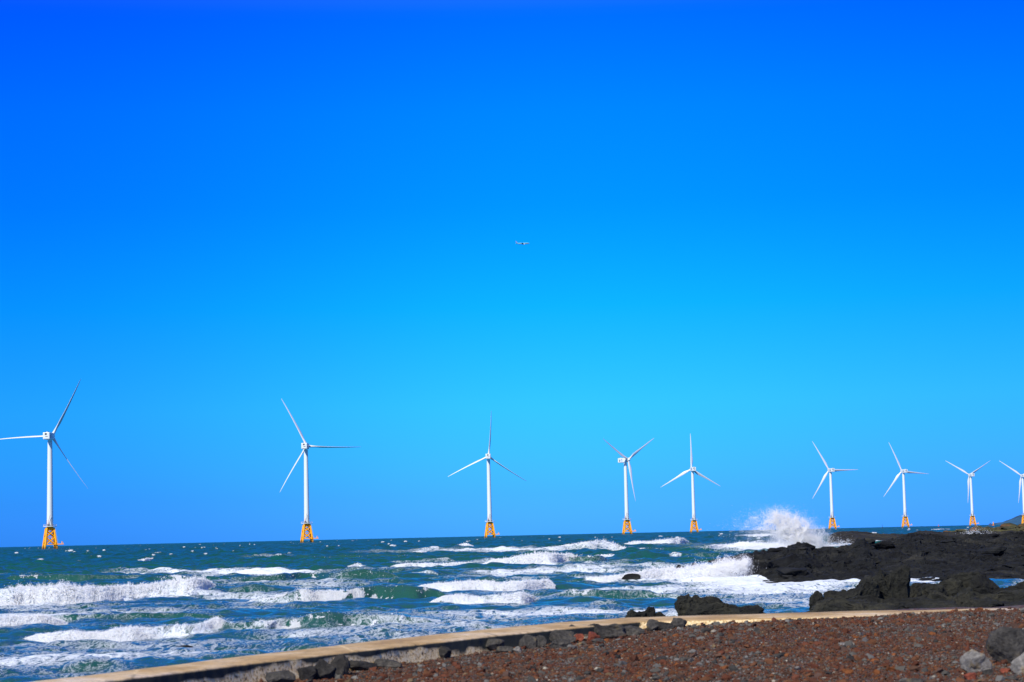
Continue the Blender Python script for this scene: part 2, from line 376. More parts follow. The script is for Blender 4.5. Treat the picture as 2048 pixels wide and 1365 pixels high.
# ------------------------------------------------------------------ breakers, measured in the photograph: (x, base y, top y, foam)
BREAK = [
    dict(p=[(-60,1221,1176,.9),(0,1219,1175,1),(60,1215,1172,1),(120,1213,1167,1),(190,1207,1170,1),(250,1198,1170,1),(300,1193,1166,1),(350,1191,1162,1),(400,1188,1154,1),(425,1180,1163,.9),(440,1178,1174,.3)], s=1),
    dict(p=[(-60,1268,1236,1),(0,1263,1232,1),(60,1258,1230,1),(100,1252,1230,.9),(135,1246,1234,.5)], s=2),
    dict(p=[(50,1275,1270,.5),(75,1283,1268,.9),(130,1286,1263,1),(200,1286,1262,1),(250,1284,1256,1),(300,1279,1253,1),(350,1273,1250,1),(400,1268,1246,1),(435,1262,1238,1),(455,1262,1246,.25),(500,1262,1240,.15),(540,1262,1238,.35),(560,1257,1234,.5),(590,1256,1230,.34),(620,1258,1226,.25),(680,1256,1222,.12),(740,1254,1224,.1),(800,1252,1228,.1),(870,1250,1234,.05)], s=3),
    dict(p=[(500,1206,1194,.2),(550,1207,1190,.35),(600,1208,1178,.30),(640,1206,1176,.42),(690,1204,1174,.40),(740,1202,1172,.24),(790,1202,1170,.12),(830,1202,1168,.08),(860,1198,1172,.2),(900,1198,1184,.1)], s=4),
    dict(p=[(830,1176,1168,.5),(860,1180,1166,.95),(890,1184,1163,1),(930,1186,1160,1),(980,1187,1162,1),(1040,1187,1162,1),(1080,1180,1160,1),(1100,1177,1155,1),(1110,1176,1162,.6)], s=5),
    dict(p=[(860,1204,1198,.3),(885,1204,1190,.7),(910,1210,1188,1),(960,1213,1191,1),(1010,1215,1192,1),(1050,1212,1184,1),(1072,1204,1190,.8),(1085,1202,1198,.3)], s=6),
    dict(p=[(960,1132,1124,.5),(1000,1134,1117,.9),(1040,1134,1112,1),(1080,1135,1107,1),(1110,1134,1104,1),(1125,1130,1105,.9),(1150,1128,1108,.25),(1190,1128,1108,.08),(1230,1124,1112,.05)], s=7),
    dict(p=[(780,1137,1128,.6),(830,1138,1127,.9),(870,1138,1126,.9),(920,1136,1124,.9),(965,1134,1124,.6)], s=8),
    dict(p=[(1100,1098,1092,.6),(1150,1097,1086,.5),(1185,1098,1080,.6),(1205,1102,1078,.9),(1225,1104,1084,1),(1245,1104,1092,.7),(1300,1105,1096,.2),(1360,1106,1096,.15),(1420,1107,1093,.15),(1450,1104,1088,.9),(1490,1104,1086,1),(1540,1104,1088,1),(1600,1104,1090,1),(1640,1102,1092,.8)], s=9),
    dict(p=[(1240,1094,1086,.6),(1270,1094,1082,.95),(1310,1093,1080,1),(1350,1092,1077,1),(1368,1090,1073,1),(1380,1086,1080,.5)], s=10),
    dict(p=[(1175,1112,1110,.4),(1200,1117,1110,.9),(1250,1118,1110,1),(1290,1119,1109,1),(1330,1121,1110,1),(1360,1123,1108,1),(1374,1118,1112,.6)], s=11),
    dict(p=[(1145,1158,1152,.6),(1180,1166,1154,1),(1230,1169,1151,1),(1280,1166,1142,1),(1330,1162,1138,1),(1380,1160,1134,1),(1430,1160,1128,1),(1470,1160,1128,1),(1500,1162,1140,1)], s=12),
    dict(p=[(905,1094,1091,.7),(920,1095,1087,1),(935,1095,1085,1),(950,1095,1090,.7)], s=13),
    dict(p=[(815,1106,1103,.6),(840,1108,1100,.9),(860,1107,1102,.5)], s=14),
    dict(p=[(270,1122,1119,.7),(288,1125,1117,1),(300,1123,1116,1),(320,1121,1118,.7)], s=15),
    dict(p=[(680,1138,1134,.6),(700,1139,1131,.9),(718,1138,1128,1),(740,1139,1134,.4)], s=16),
    dict(p=[(800,1152,1150,.5),(850,1152,1144,.9),(880,1153,1146,.6)], s=17),
    dict(p=[(1010,1144,1142,.5),(1030,1145,1140,.9),(1045,1144,1142,.5)], s=18),
    dict(p=[(1470,1072,1069,.6),(1500,1076,1068,1),(1530,1076,1066,1),(1570,1075,1068,.8)], s=19),
    dict(p=[(1940,1062,1058,.8),(1975,1062,1056,1),(2000,1061,1055,1),(2035,1060,1056,.8)], s=20),
    dict(p=[(300,1160,1154,.15),(350,1162,1150,.25),(420,1164,1152,.12),(480,1168,1156,.2),(560,1165,1150,.25),(620,1160,1146,.15),(680,1166,1146,.2),(740,1166,1142,.2),(800,1166,1150,.05)], s=21),
    dict(p=[(0,1166,1152,.08),(60,1166,1150,.2),(160,1166,1148,.05),(280,1162,1150,.02),(380,1158,1150,.02)], s=22),
    dict(p=[(100,1240,1232,.2),(200,1240,1230,.3),(300,1238,1226,.2),(400,1238,1228,.2),(460,1236,1228,.2)], s=23),
    dict(p=[(1120,1190,1178,.3),(1160,1196,1180,.3),(1230,1198,1182,.05),(1320,1200,1186,.03),(1420,1200,1190,.03)], s=24),
    dict(p=[(540,1120,1113,.05),(640,1121,1112,.05),(760,1122,1110,.05),(900,1120,1111,.05),(1000,1116,1109,.05)], s=25),
    dict(p=[(1860,1061,1057,.8),(1880,1061,1057,.9),(1900,1060,1056,.8)], s=26),
    dict(p=[(1640,1098,1090,.7),(1680,1096,1088,.9),(1720,1090,1084,.6)], s=27),
    dict(p=[(1480,1162,1152,.6),(1560,1164,1158,.7),(1640,1165,1160,.8),(1690,1165,1160,.6)], s=28),
]
for B in BREAK:
    a = np.array(B['p'], float)
    w = np.array([atz(x, y, 0) for x, y in a[:, :2]])
    B['u'] = w[:,0]/w[:,1]; B['Y'] = w[:,1]; ym_ = w[:,1].mean()
    if a[:,0].max()-a[:,0].min() > 60:      # crests run closer to parallel with the shore; the swell under them makes up the rest
        yn_ = ym_+.42*(w[:,1]-ym_); B['z0'] = EYE*(1-yn_/w[:,1]); B['Y'] = yn_
    else: B['z0'] = w[:,1]*0
    B['h'] = np.maximum((a[:,1]-a[:,2])*B['Y']/FPX*np.where(a[:,3] > .3, .78, .95), .05); B['f'] = a[:,3]
    B['ymax'] = B['Y'].max(); B['ymin'] = B['Y'].min()
def spline(xq, x, y):
    """smooth monotone-ish interpolation through control points"""
    i = np.clip(np.searchsorted(x, xq)-1, 0, len(x)-2)
    t = np.clip((xq-x[i])/(x[i+1]-x[i]), 0, 1); m_ = np.gradient(y, x)
    h = x[i+1]-x[i]
    return (1+2*t)*(1-t)**2*y[i]+t*(1-t)**2*h*m_[i]+t*t*(3-2*t)*y[i+1]+t*t*(t-1)*h*m_[i+1]
def hump(t, h):
    """wave cross-section: t metres behind the toe, steep shoreward face, long back"""
    Lf = np.maximum(h*2.3, .4)
    front = sstep(0, 1, t/Lf)
    back = np.exp(-np.square(np.maximum(t-Lf, 0)/(3.2*h+.3)))
    return h*np.where(t < Lf, front, back)
def breaker_at(B, u):
    du = .0075
    e = sstep(B['u'][0]-du, B['u'][0]+du, u)*(1-sstep(B['u'][-1]-du, B['u'][-1]+du, u))
    Y = spline(u, B['u'], B['Y'])
    wob = fbm(np.stack([u*38, np.full_like(u, B['s']*3.3), u*0], 1), 3, 5)*.012*Y
    hv = 1+fbm(np.stack([u*70, np.full_like(u, B['s']*5.3), u*0], 1), 3, 15)*.32
    return Y+wob, spline(u, B['u'], B['h'])*e*hv, np.clip(np.interp(u, B['u'], B['f'], 0, 0), 0, 1)

# ------------------------------------------------------------------ sea surface (wind-sea tiles by FFT, laid on the curved earth)
def fft_tile(N, L, peak, seed, spread=2.):
    rg = np.random.default_rng(seed)
    k1 = np.fft.fftfreq(N, L/N)*2*math.pi
    kx, ky = np.meshgrid(k1, k1, indexing='ij'); k = np.hypot(kx, ky); k[0, 0] = 1
    kp = 2*math.pi/peak
    S = k**-4*np.exp(-1.25*(kp/k)**2)*(np.abs(ky)/k)**spread*np.exp(-(k*.12)**2)
    S[0, 0] = 0
    H = np.sqrt(S)*(rg.standard_normal((N, N))+1j*rg.standard_normal((N, N)))
    h = np.fft.ifft2(H).real; s = h.std()
    dy = np.fft.ifft2(1j*ky/k*H).real
    return (h/s).astype(np.float32), (dy/s).astype(np.float32), L
def samp(tile, x, y):
    h, dy, L = tile; N = h.shape[0]
    fx, fy = x/L*N, y/L*N
    ix, iy = np.floor(fx).astype(int), np.floor(fy).astype(int); ax, ay = fx-ix, fy-iy
    r = []
    for T in (h, dy):
        a = T[ix % N, iy % N]; b_ = T[(ix+1) % N, iy % N]; c = T[ix % N, (iy+1) % N]; d_ = T[(ix+1) % N, (iy+1) % N]
        r.append(a*(1-ax)*(1-ay)+b_*ax*(1-ay)+c*(1-ax)*ay+d_*ax*ay)
    return r
T1, T2, T3 = fft_tile(1024, 211., 15., 1), fft_tile(1024, 83., 7., 2, 1.), fft_tile(1024, 37., 2.6, 3, .6)
def lin(a, b_, k): return np.exp(np.linspace(math.log(a), math.log(b_), k, endpoint=False))
rows = np.concatenate([lin(2, 40, 70), lin(40, 330, 1300), lin(330, 3200, 520), lin(3200, 14000, 70)])
ue = np.concatenate([[-6, -4, -2.6, -1.8, -1.3, -1, -.8, -.65, -.55, -.48, -.42, -.38, -.35, -.325], np.arange(-.305, .305, .0006)])
us = np.concatenate([ue, -ue[:14][::-1]])
YY, UU = np.meshgrid(rows, us, indexing='ij')
y = YY.ravel(); u = UU.ravel(); x = u*y
ca, sa = math.cos(.35), math.sin(.35)
h1, d1 = samp(T1, x, y); h2, d2 = samp(T2, x*ca-y*sa+11, x*sa+y*ca); h3, d3 = samp(T3, x*ca+y*sa+3, -x*sa+y*ca)
r_ = np.hypot(x, y)
far = sstep(90, 260, r_); fine = 1-sstep(150, 500, r_); shore = sstep(20, 60, r_)
a1 = (.07+.20*far)*shore; a2 = (.065+.05*far)*shore*(1-.6*sstep(900, 2500, r_)); a3 = .035*fine*shore
z = a1*h1+a2*h2+a3*h3
yd = y-1.0*(a1*d1+a2*d2+a3*d3)*fine
foam = np.zeros_like(x)
hz = np.zeros_like(x)
nu = len(us); Yr = rows
for B in BREAK:
    r0, r1 = np.searchsorted(rows, [B['ymin']*.93-9, B['ymax']*1.07+14*B['h'].max()+9])
    sl_ = slice(r0*nu, r1*nu)
    Yb, hb, fb = breaker_at(B, us)
    Yb, hb, fb = np.tile(Yb, r1-r0), np.tile(hb, r1-r0), np.tile(fb, r1-r0)
    t_ = y[sl_]-Yb
    zo = np.tile(np.interp(us, B['u'], B['z0'], 0, 0), r1-r0) if np.any(B['z0']) else 0
    if np.any(B['z0']):
        zo = np.tile(np.interp(us, np.r_[B['u'][0]-.02, B['u'], B['u'][-1]+.02], np.r_[0, B['z0'], 0]), r1-r0)
        z[sl_] += zo*np.exp(-np.square((t_-hb*1.5)/(3.2+hb*2)))
    hh = np.where(hb > .01, hump(t_, np.maximum(hb, .02)), 0)
    hz[sl_] = np.maximum(hz[sl_], hh)
    # foam carried on the back of the wave and churned in front of it
    fr = np.exp(-np.square((t_)/(hb*3.4+.8)))*fb*fb*.8*(hb > .02)
    bk = np.where(t_ > 0, np.exp(-t_/(hb*6+1.5)), 0)*fb*.85*(hb > .02)
    crest = np.exp(-np.square((t_-hb*2.1)/(.3*hb+.12)))*(.38+.6*fb)*(hb > .1)*(fb > .04)
    foam[sl_] = np.maximum(foam[sl_], np.maximum(np.maximum(fr*.9, bk), crest*.8))
z = z*(1-.6*np.clip(hz*2, 0, 1))+hz*.97
px = 1024+u*FPX*.995; pd = FPX*EYE/r_; py = 1071.3-3.75-.02274*(px-1024)+pd
base = .31*sstep(45, 105, pd)+.10*sstep(150, 230, pd)
FO = [ # drifting foam sheets: centre x, y, radii, strength
    (250,1300,330,30,.14),(120,1335,260,34,.20),(600,1292,220,22,.10),(620,1272,230,14,-.22),(60,1228,160,12,.35),(300,1222,180,12,.32),(420,1146,190,6,.85),(560,1148,90,5,.6),
    (540,1115,100,5,.55),(750,1106,110,5,.5),(880,1103,70,4,.5),(1080,1145,150,6,.5),(1250,1137,170,6,.4),(980,1150,110,6,.35),(500,1195,150,16,.35),
    (640,1168,140,9,.3),(1180,1218,140,9,.38),(1330,1182,200,9,.45),(1540,1170,170,9,.55),(1580,1195,170,18,.4),(1420,1150,130,14,.6),(1440,1100,120,7,.6),
    (1550,1095,110,16,.7),(1100,1100,150,5,.6),(1000,1103,120,4,.6),(950,1128,170,6,.65),(1200,1130,90,8,.4),(850,1243,220,9,.2),(980,1228,200,10,.35),(700,1272,160,8,.12),
    (1340,1228,140,14,.35),(1700,1160,120,7,.5),(1880,1166,60,10,.5),(2040,1160,40,9,.5),(40,1195,90,12,.4),(1300,1090,120,4,.5),(740,1145,140,5,.3),(500,1255,80,7,.3),(1380,1160,220,8,.5)]
dens = base
for cx, cy, rx, ry, a in FO:
    dens = dens+a*np.exp(-np.square((px-cx)/rx)-np.square((py-cy)/ry))
patch = samp(T2, x*.35+5, y*.22)[0]*.10+samp(T1, x*1.7, y*1.2+9)[0]*.06
foam = np.clip(np.maximum(foam, (np.clip(dens, 0, 1.1)+patch*(base > .01))), 0, 1)
cap = sstep(3.0, 3.9, h1*.8+h2*.75)*sstep(150, 400, r_)*(1-.5*sstep(1200, 3000, r_))
foam = np.clip(np.maximum(foam, cap*.95), 0, 1)
calm = .10+.20*sstep(60, 400, r_)+.10*sstep(400, 2000, r_)
shoal = np.clip(hz*1.05+.48*(1-sstep(90, 420, r_)), 0, 1)
sheen = .22+.33*(1-sstep(60, 170, r_))
sea_me = np_mesh('sea', np.stack([u*yd, yd, z+curv(x, y)], 1), grid_faces(len(rows), nu), M['sea'], True,
                 {'foam': ('FLOAT', foam), 'calm': ('FLOAT', calm), 'shoal': ('FLOAT', shoal), 'sheen': ('FLOAT', sheen)})
sea = link('sea', sea_me); sea['kind'] = 'structure'
del x, y, u, YY, UU, h1, d1, h2, d2, h3, d3, foam, dens

# ------------------------------------------------------------------ white water
rg = np.random.default_rng(7)
FV, FF, nfv = [], [], 0
DROP = []            # (centre points, radii)
def roller(B, fine=1.):
    global nfv
    u0, u1 = B['u'][0], B['u'][-1]
    nu_ = max(6, int((u1-u0)/.00022*fine)); nt = 44
    if len(B['p']) < 5: nt = 22
    uu = np.linspace(u0, u1, nu_); Yb, hb, fb = breaker_at(B, uu)
    if fb.max() < .03: return
    ft = np.linspace(0, 1, nt)
    Ug, Tg = np.meshgrid(uu, ft, indexing='ij'); Ug = Ug.ravel(); Tg = Tg.ravel()
    Y_ = np.repeat(Yb, nt); H_ = np.maximum(np.repeat(hb, nt), .03); F_ = np.repeat(fb, nt)
    t_ = (-.5+Tg*5.0)*H_
    zz = hump(t_, H_)
    z0_ = np.repeat(np.interp(uu, B['u'], B.get('z0', B['u']*0)), nt)
    bul = np.sin(np.pi*np.clip(Tg, 0, 1)**.6)
    X_ = Ug*(Y_+t_)
    hc = H_.clip(.3, 1.3)
    q = np.stack([X_, t_*1.0+zz*.6, zz*1.3+B['s']*7.7], 1)/hc[:, None]
    q = q+np.stack([perlin(q*1.1+3, 71), perlin(q*1.1+8, 72), perlin(q*1.1+5, 73)], 1)*.7
    sc_ = np.clip(H_, .10, 1.3)
    n1 = fbm(q*1.5, 3, 3, .5, 1); n2 = fbm(q*4.2+9, 4, 8, .65, 1)
    am = np.clip(F_*1.3, .12, 1)*bul*sc_
    n3 = fbm(q*9+4, 3, 12, .6, 2)
    off = (.15*F_+n1*.15+n2*.17+n3*.05)*am
    yy = Y_+t_-off*.9*(1-sstep(.2, .7, Tg))
    xo = perlin(q*2.3+31, 77)*.22*am+perlin(q*6+31, 78)*.10*am
    zz = zz-.05+off*.85
    zz = zz+z0_*np.exp(-np.square((t_-H_*1.5)/(3.2+H_*2)))
    P = np.stack([Ug*yy+xo, yy, zz+curv(X_, yy)], 1)
    f = grid_faces(nu_, nt)
    keepn = fbm(np.stack([X_*1.3, t_*.8, zz+B['s']], 1), 5, 21, .65)*1.9
    cov = F_*1.15*(1-.8*sstep(.5, 1., Tg))*(.12+.88*sstep(0, .2, Tg+keepn*.16))
    keep = (cov+keepn*.55) > .34
    f = f[keep[f].all(1)]
    FV.append(P); FF.append(f+nfv); nfv += len(P)
    if len(f) > 50:
        nz = int(min(150000, len(f)*5.5)); fi = rg.integers(0, len(f), nz); w4 = rg.dirichlet((1, 1, 1, 1), nz)
        vi = f[fi][:, 0]; C = (P[f[fi]]*w4[:, :, None]).sum(1); Fz = F_[vi]; Hz = sc_[vi]; bz = bul[vi]; tg = Tg[vi]
        qq = C/hc[vi][:, None]; qq = qq+np.stack([perlin(qq*1.2+3, 81), perlin(qq*1.2+8, 82), perlin(qq*1.2+5, 83)], 1)*.6
        c1 = fbm(qq*1.1+5, 3, 84, .6); c2 = fbm(qq*3.7+9, 3, 87, .6)
        lift = np.clip(.06+c1*.80+c2*.45, 0, .7)*Hz*(.3+.7*Fz)*bz*rg.random(nz)**.6
        crown = np.exp(-np.square((tg-.5)/.16))*np.clip(c1*1.6+.1, 0, 1)*np.abs(rg.normal(0, .17, nz))*Hz
        C = C+np.stack([rg.normal(0, .03, nz), -lift*.6*(tg < .5)+rg.normal(0, .05, nz), lift*.9+crown+rg.normal(0, .012, nz)], 1)
        kz = rg.random(nz) < Fz*np.clip(.8+c1*1.5+c2, .1, 1)*(.12+.88*sstep(0, .22, tg+c1*.25))
        DROP.append((C[kz], (rg.random(kz.sum())**2*.012+.007)*np.clip(C[kz, 1]/100, .6, 2.4)))
    # thrown drops along the crest
    L = np.hypot(np.diff(uu*Yb), np.diff(Yb)).sum()
    nd_ = int(min(30000, L*420*max(fb.mean()-.15, .02)*max(hb.max(), .3)*(100/Yb.mean())**.8)) if L > 3 else 40
    i = rg.choice(nu_, nd_, p=(fb**2*hb+1e-6)/(fb**2*hb+1e-6).sum())
    gap = perlin(np.stack([uu*900, uu*0+B['s'], uu*0], 1), 4)[i]
    hh = hb[i]
    zz = hh*(.7+rg.normal(0, .19, nd_)*(1+1.6*np.clip(gap, -.4, 1)))
    tt = hh*(1.5+rg.normal(0, .7, nd_))
    yy = Yb[i]+tt; zz = zz+np.interp(uu, B['u'], B.get('z0', B['u']*0))[i]
    s_ = (rg.uniform(.2, 1, nd_)**2.5*.022+.007)*np.clip(Yb[i]/100, .6, 2.0)
    DROP.append((np.stack([uu[i]*yy+rg.normal(0, .03, nd_), yy, zz], 1), s_))
for B in BREAK: roller(B)
# scattered whitecaps on the open water
for k in range(150):
    Yc = 150*(2600/150)**(rg.random()**.85)
    uc = rg.uniform(-.29, .29)
    if Yc < 330 and uc > .09: continue
    w = rg.uniform(.8, 3.0)*(1+.6*(Yc/1500)); hgt = rg.uniform(.05, .19)*(1+Yc/1500)
    us_ = np.array([-1, -.3, .4, 1])*w/Yc+uc
    slope = rg.normal(0, 1.2)
    roller(dict(p=[0]*4, s=100+k, u=us_, Y=Yc+slope*np.array([-1, -.3, .4, 1]), h=hgt*np.array([.35, 1, .8, .3]), f=np.array([.6, 1, .95, .5])), .6)
foam_o = link('surf_foam', np_mesh('surf_foam', np.concatenate(FV), np.concatenate(FF), M['foam'], True))
tag(foam_o, 'white churning foam of the breaking waves', 'foam', kind='stuff')

def ico(sub):
    import bmesh
    b_ = bmesh.new(); bmesh.ops.create_icosphere(b_, subdivisions=sub, radius=1)
    v_ = np.array([v.co[:] for v in b_.verts]); f_ = np.array([[v.index for v in f.verts] for f in b_.faces]); b_.free(); return v_, f_
IV4, IF4 = ico(4); IV5, IF5 = ico(5); IV1, IF1 = ico(1)
def boulder_mesh(name, seed, size, mat, hi=False, blocky=9, rot=None):
    r2 = np.random.default_rng(seed); v_, f_ = (IV5, IF5) if hi else (IV4, IF4)
    p = np.sign(v_)*np.abs(v_)**.72
    for k in range(blocky):
        n_ = r2.standard_normal(3); n_ /= np.linalg.norm(n_); d_ = r2.uniform(.55, .85)
        s_ = np.maximum(p@n_-d_, 0); p = p-s_[:, None]*n_*.92
    p = p*(1+fbm(p*1.3+seed, 4, seed, .5)[:, None]*.28+fbm(p*5+seed, 4, seed+3, .6, 2)[:, None]*.045)
    p = p/np.abs(p).max(0)*np.asarray(size)/2
    return p, f_, mat
TET = np.array([[1,1,1],[1,-1,-1],[-1,1,-1],[-1,-1,1]])/math.sqrt(3)
def drops(name, pts, rad, extra=()):
    N = len(pts)
    q = rg.standard_normal((N, 4)); q /= np.linalg.norm(q, axis=1)[:, None]
    w_, a, b_, c = q.T
    R = np.stack([np.stack([1-2*(b_*b_+c*c), 2*(a*b_-c*w_), 2*(a*c+b_*w_)], 1), np.stack([2*(a*b_+c*w_), 1-2*(a*a+c*c), 2*(b_*c-a*w_)], 1),
                  np.stack([2*(a*c-b_*w_), 2*(b_*c+a*w_), 1-2*(a*a+b_*b_)], 1)], 1)
    V = np.einsum('nij,kj->nki', R, TET)*rad[:, None, None]+pts[:, None, :]
    F = (np.array([[0,1,2],[0,3,1],[0,2,3],[1,3,2]])[None]+4*np.arange(N)[:, None, None]).reshape(-1, 3)
    V = V.reshape(-1, 3)
    for ev, ef in extra: F = np.concatenate([F, ef+len(V)]); V = np.concatenate([V, ev])
    return link(name, np_mesh(name, V, F, M['spray'], False))
o = drops('crest_spray', np.concatenate([d[0] for d in DROP]), np.concatenate([d[1] for d in DROP]))
tag(o, 'fine drops thrown up along the wave crests', 'spray', kind='stuff')

def splash(name, blobs, Y, depth, size, seed, cores=()):
    r2 = np.random.default_rng(seed); P = []; S = []
    for cx, cy, rx, ry, num in blobs:
        if Y == 285: cx -= 7
        c = aty(cx, cy, Y); sx_, sz_ = rx*Y/FPX, ry*Y/FPX
        g = r2.normal(0, .5, (num, 3)); 
        p = c+g*np.array([sx_, depth, sz_])
        n_ = np.stack([perlin(p*.9+k*31, 40+k) for k in range(3)], 1); n__ = np.stack([perlin(p*3.1+k*17, 50+k) for k in range(3)], 1)
        p = p+n_*.55*np.array([1, 1, 1.1])*min(1, Y/200)+n__*.22*min(1, Y/200)
        den = fbm(p*1.1, 4, 60, .6)
        keep = r2.random(num) < np.clip(.75+den*2.2, .12, 1)
        P.append(p[keep]); S.append(size*(.3+r2.random(keep.sum())**2))
    P, S = np.concatenate(P), np.concatenate(S); k = P[:,2] > -.1
    ex = []
    for j, (cx, cy, rx, ry) in enumerate(cores):
        c = aty(cx, cy, Y+.5); v_ = IV5.copy(); w_ = rx*Y/FPX
        v_ = v_*(1+fbm(v_*1.6+j*7, 4, seed+j, .6)[:, None]*.5+fbm(v_*6+j*3, 4, seed+j+9, .7, 1)[:, None]*.16)
        ex.append((v_*np.array([w_, depth*.7, ry*Y/FPX])+c, IF5))
    return drops(name, P[k], S[k], ex)
big = [(1612,1080,42,22,150000),(1594,1064,38,26,120000),(1576,1050,36,24,60000),(1566,1036,26,16,16000),(1630,1088,32,12,26000),(1560,1093,80,10,20000),(1542,1044,46,26,16000),(1648,1094,22,7,8000),(1562,1029,16,7,5000),(1500,1100,70,6,6000),(1532,1060,64,28,12000)]
tag(splash('wave_splash', big, 285, 1.6, .030, 3), 'tall white burst of spray behind the black rock point', 'splash')
small = [(1462,1144,32,20,26000),(1440,1148,40,16,15000),(1482,1130,17,16,7000),(1490,1121,11,12,2200),(1464,1126,18,14,3500),(1430,1140,40,14,9000),(1405,1145,34,12,7000),(1436,1156,44,7,7000)]
tag(splash('wave_splash', small, 133, .8, .026, 4), 'low ragged splash hitting the left tip of the lava reef', 'splash')
lit = [(1665,1093,16,12,900),(1688,1090,14,12,900),(1700,1094,20,6,900)]
tag(splash('wave_splash', lit, 300, 1., .05, 5), 'thin wisps of spray between the reef and the ledge behind it', 'splash')
lit2 = [(1955,1070,26,9,1500),(1945,1064,14,8,500)]
tag(splash('wave_splash', lit2, 330, 1., .05, 6), 'faint spray drifting over the olive shore flat', 'splash')

# ------------------------------------------------------------------ rocks
def reef(name, mat, sky_pts, base_pts, Yc_pts, uext, res, depth_back, seed, label, rough=.3, cell=2.5, cat='rock', zmin=-.6, jag=.6, blocks=0, bsize=1.):
    """a lava outcrop: rises from its waterline (base) to a crest whose skyline was measured"""
    sk = np.array(sky_pts, float); bs = np.array(base_pts, float); yc = np.array(Yc_pts, float)
    u0, u1 = uext
    Ymin = min(atz(*b_)[1] for b_ in bs)-3; Ymax = yc[:,1].max()+depth_back
    ysn = np.arange(Ymin, Ymax, res); xs = np.arange(u0*Ymax*1.02 if u0 < 0 else u0*Ymin, u1*Ymax, res)
    X_, Y_ = np.meshgrid(xs, ysn); X_ = X_.ravel(); Y_ = Y_.ravel()
    p = np.stack([X_, Y_, X_*0+seed], 1)
    wx = fbm(p*.5/cell, 3, seed, .55)*cell*1.0; wy = fbm(p*.5/cell+40, 3, seed+9, .55)*cell*1.4
    Uw = (X_+wx*.6)/(Y_+wy); PX = 1024+Uw*FPX
    lvl = 1071.3-3.75-.02274*(PX-1024)
    Yb = FPX*EYE/np.maximum(np.interp(PX, bs[:,0], bs[:,1])-lvl, 3)
    Yt = np.interp(PX, yc[:,0], yc[:,1])
    PXc = 1024+X_/Y_*FPX; lvc = 1071.3-3.75-.02274*(PXc-1024)
    zt = EYE-(np.interp(PXc, sk[:,0], sk[:,1])-lvc)*Yt/FPX
    t_ = (Y_+wy*.8-Yb)/np.maximum(Yt-Yb, 1)
    e = np.where(t_ < 1, np.clip(t_, -.3, 1), 1-(np.maximum(t_-1, 0)*np.maximum(Yt-Yb, 1)/depth_back)*1.3)
    prof = np.where(e > 0, np.clip(e, 0, 1)**.75, e*3)
    edge = sstep(sk[0,0]-2, sk[0,0]+10, PX+wx*4)*(1-sstep(sk[-1,0]-10, sk[-1,0]+2, PX))
    d1, d21, cv, off = worley(p/cell+np.stack([wx, wy, wx], 1)*.25, seed)
    d1b, d21b, cvb, offb = worley(p/(cell*.36)+np.stack([wy, wx, wx], 1)*.2, seed+1)
    # blocks: each cell a tilted slab, with cracks between
    blk = (cv-.55)*.9+off[:,0]*(cv-.5)*.9+off[:,1]*(.5-cvb)*.6-.35*np.exp(-np.square(d21/.10))
    blk2 = (cvb-.5)*.7+offb[:,0]*(cvb-.5)-.4*np.exp(-np.square(d21b/.12))
    rr_ = fbm(p*.8/cell*3, 6, seed+5, .6, 2)
    zz = zt*prof+rough*(blk*jag+blk2*.75*jag+rr_*1.0)*np.clip(prof*1.6+.15, .1, 1)
    zz = zz-(1-edge)*3.2
    zz = np.where(e < 0, np.minimum(zz, e*2.), zz)
    Z = np.clip(zz, zmin, None)
    # sideways displacement gives overhangs and broken edges
    q = np.stack([X_, Y_, Z*1.6], 1)*2.2/cell
    k_ = rough*.55
    P = np.stack([X_+fbm(q, 4, seed+11, .6)*k_*1.6, Y_+fbm(q+50, 4, seed+12, .6)*k_*1.6, Z+fbm(q*2.3+90, 3, seed+13, .6)*k_*.6], 1)
    f = grid_faces(len(ysn), len(xs)); f = f[(Z[f] > zmin+.01).any(1)]
    used = np.unique(f); mp_ = np.full(len(P), -1); mp_[used] = np.arange(len(used))
    P = P[used]; f = mp_[f]
    if blocks:                      # loose angular slabs lying on and merged with the flow
        r2 = np.random.default_rng(seed); VV, F_, n_ = [P], [np.concatenate([f[:, :3], f[:, [0, 2, 3]]])], len(P)
        cand = np.nonzero((P[:,2] > .15) & (P[:,0]/P[:,1] < .27))[0]
        for k in range(blocks):
            c = P[r2.choice(cand)]; w_ = (.5+2.6*r2.random()**2.2)*bsize
            if k < 40: w_ *= .6
            v_, g_, _m = boulder_mesh('b', seed*100+k, (w_, w_*r2.uniform(.6, 1), w_*r2.uniform(.28, .5)), None, False, 14)
            VV.append(v_+c+np.array([0, 0, w_*.04])); F_.append(g_+n_); n_ += len(v_)
        P, f = np.concatenate(VV), np.concatenate(F_)
    loc = (P[:,0].mean(), P[:,1].mean(), 0)
    o = world_obj(name, P, f, mat, loc, False)
    return tag(o, label, cat)
# mid reef
reef('lava_reef', M['lava'],
     [(1396,1133),(1415,1128),(1438,1122),(1462,1116),(1482,1111),(1500,1107),(1520,1104),(1545,1101),(1560,1101),(1566,1091),(1590,1088),(1600,1090),(1612,1098),(1630,1100),(1640,1097),(1660,1098),(1680,1096),(1696,1091),(1702,1084),(1716,1080),(1730,1085),(1738,1093),(1760,1084),(1785,1077),(1820,1074),(1850,1073),(1880,1076),(1920,1074),(1960,1075),(2000,1072),(2048,1069),(2200,1064),(2500,1056)],
     [(1396,1133),(1412,1137),(1432,1146),(1444,1158),(1470,1163),(1520,1166),(1580,1166),(1670,1163),(1760,1165),(1860,1164),(1960,1166),(2050,1164),(2500,1160)],
     [(1396,200),(1440,170),(1500,155),(1560,152),(1700,165),(1850,190),(2048,195),(2500,200)], (.082, .40), .16, 26, 11,
     'long low black lava reef reaching out to the splash', .72, 3.2, blocks=190)
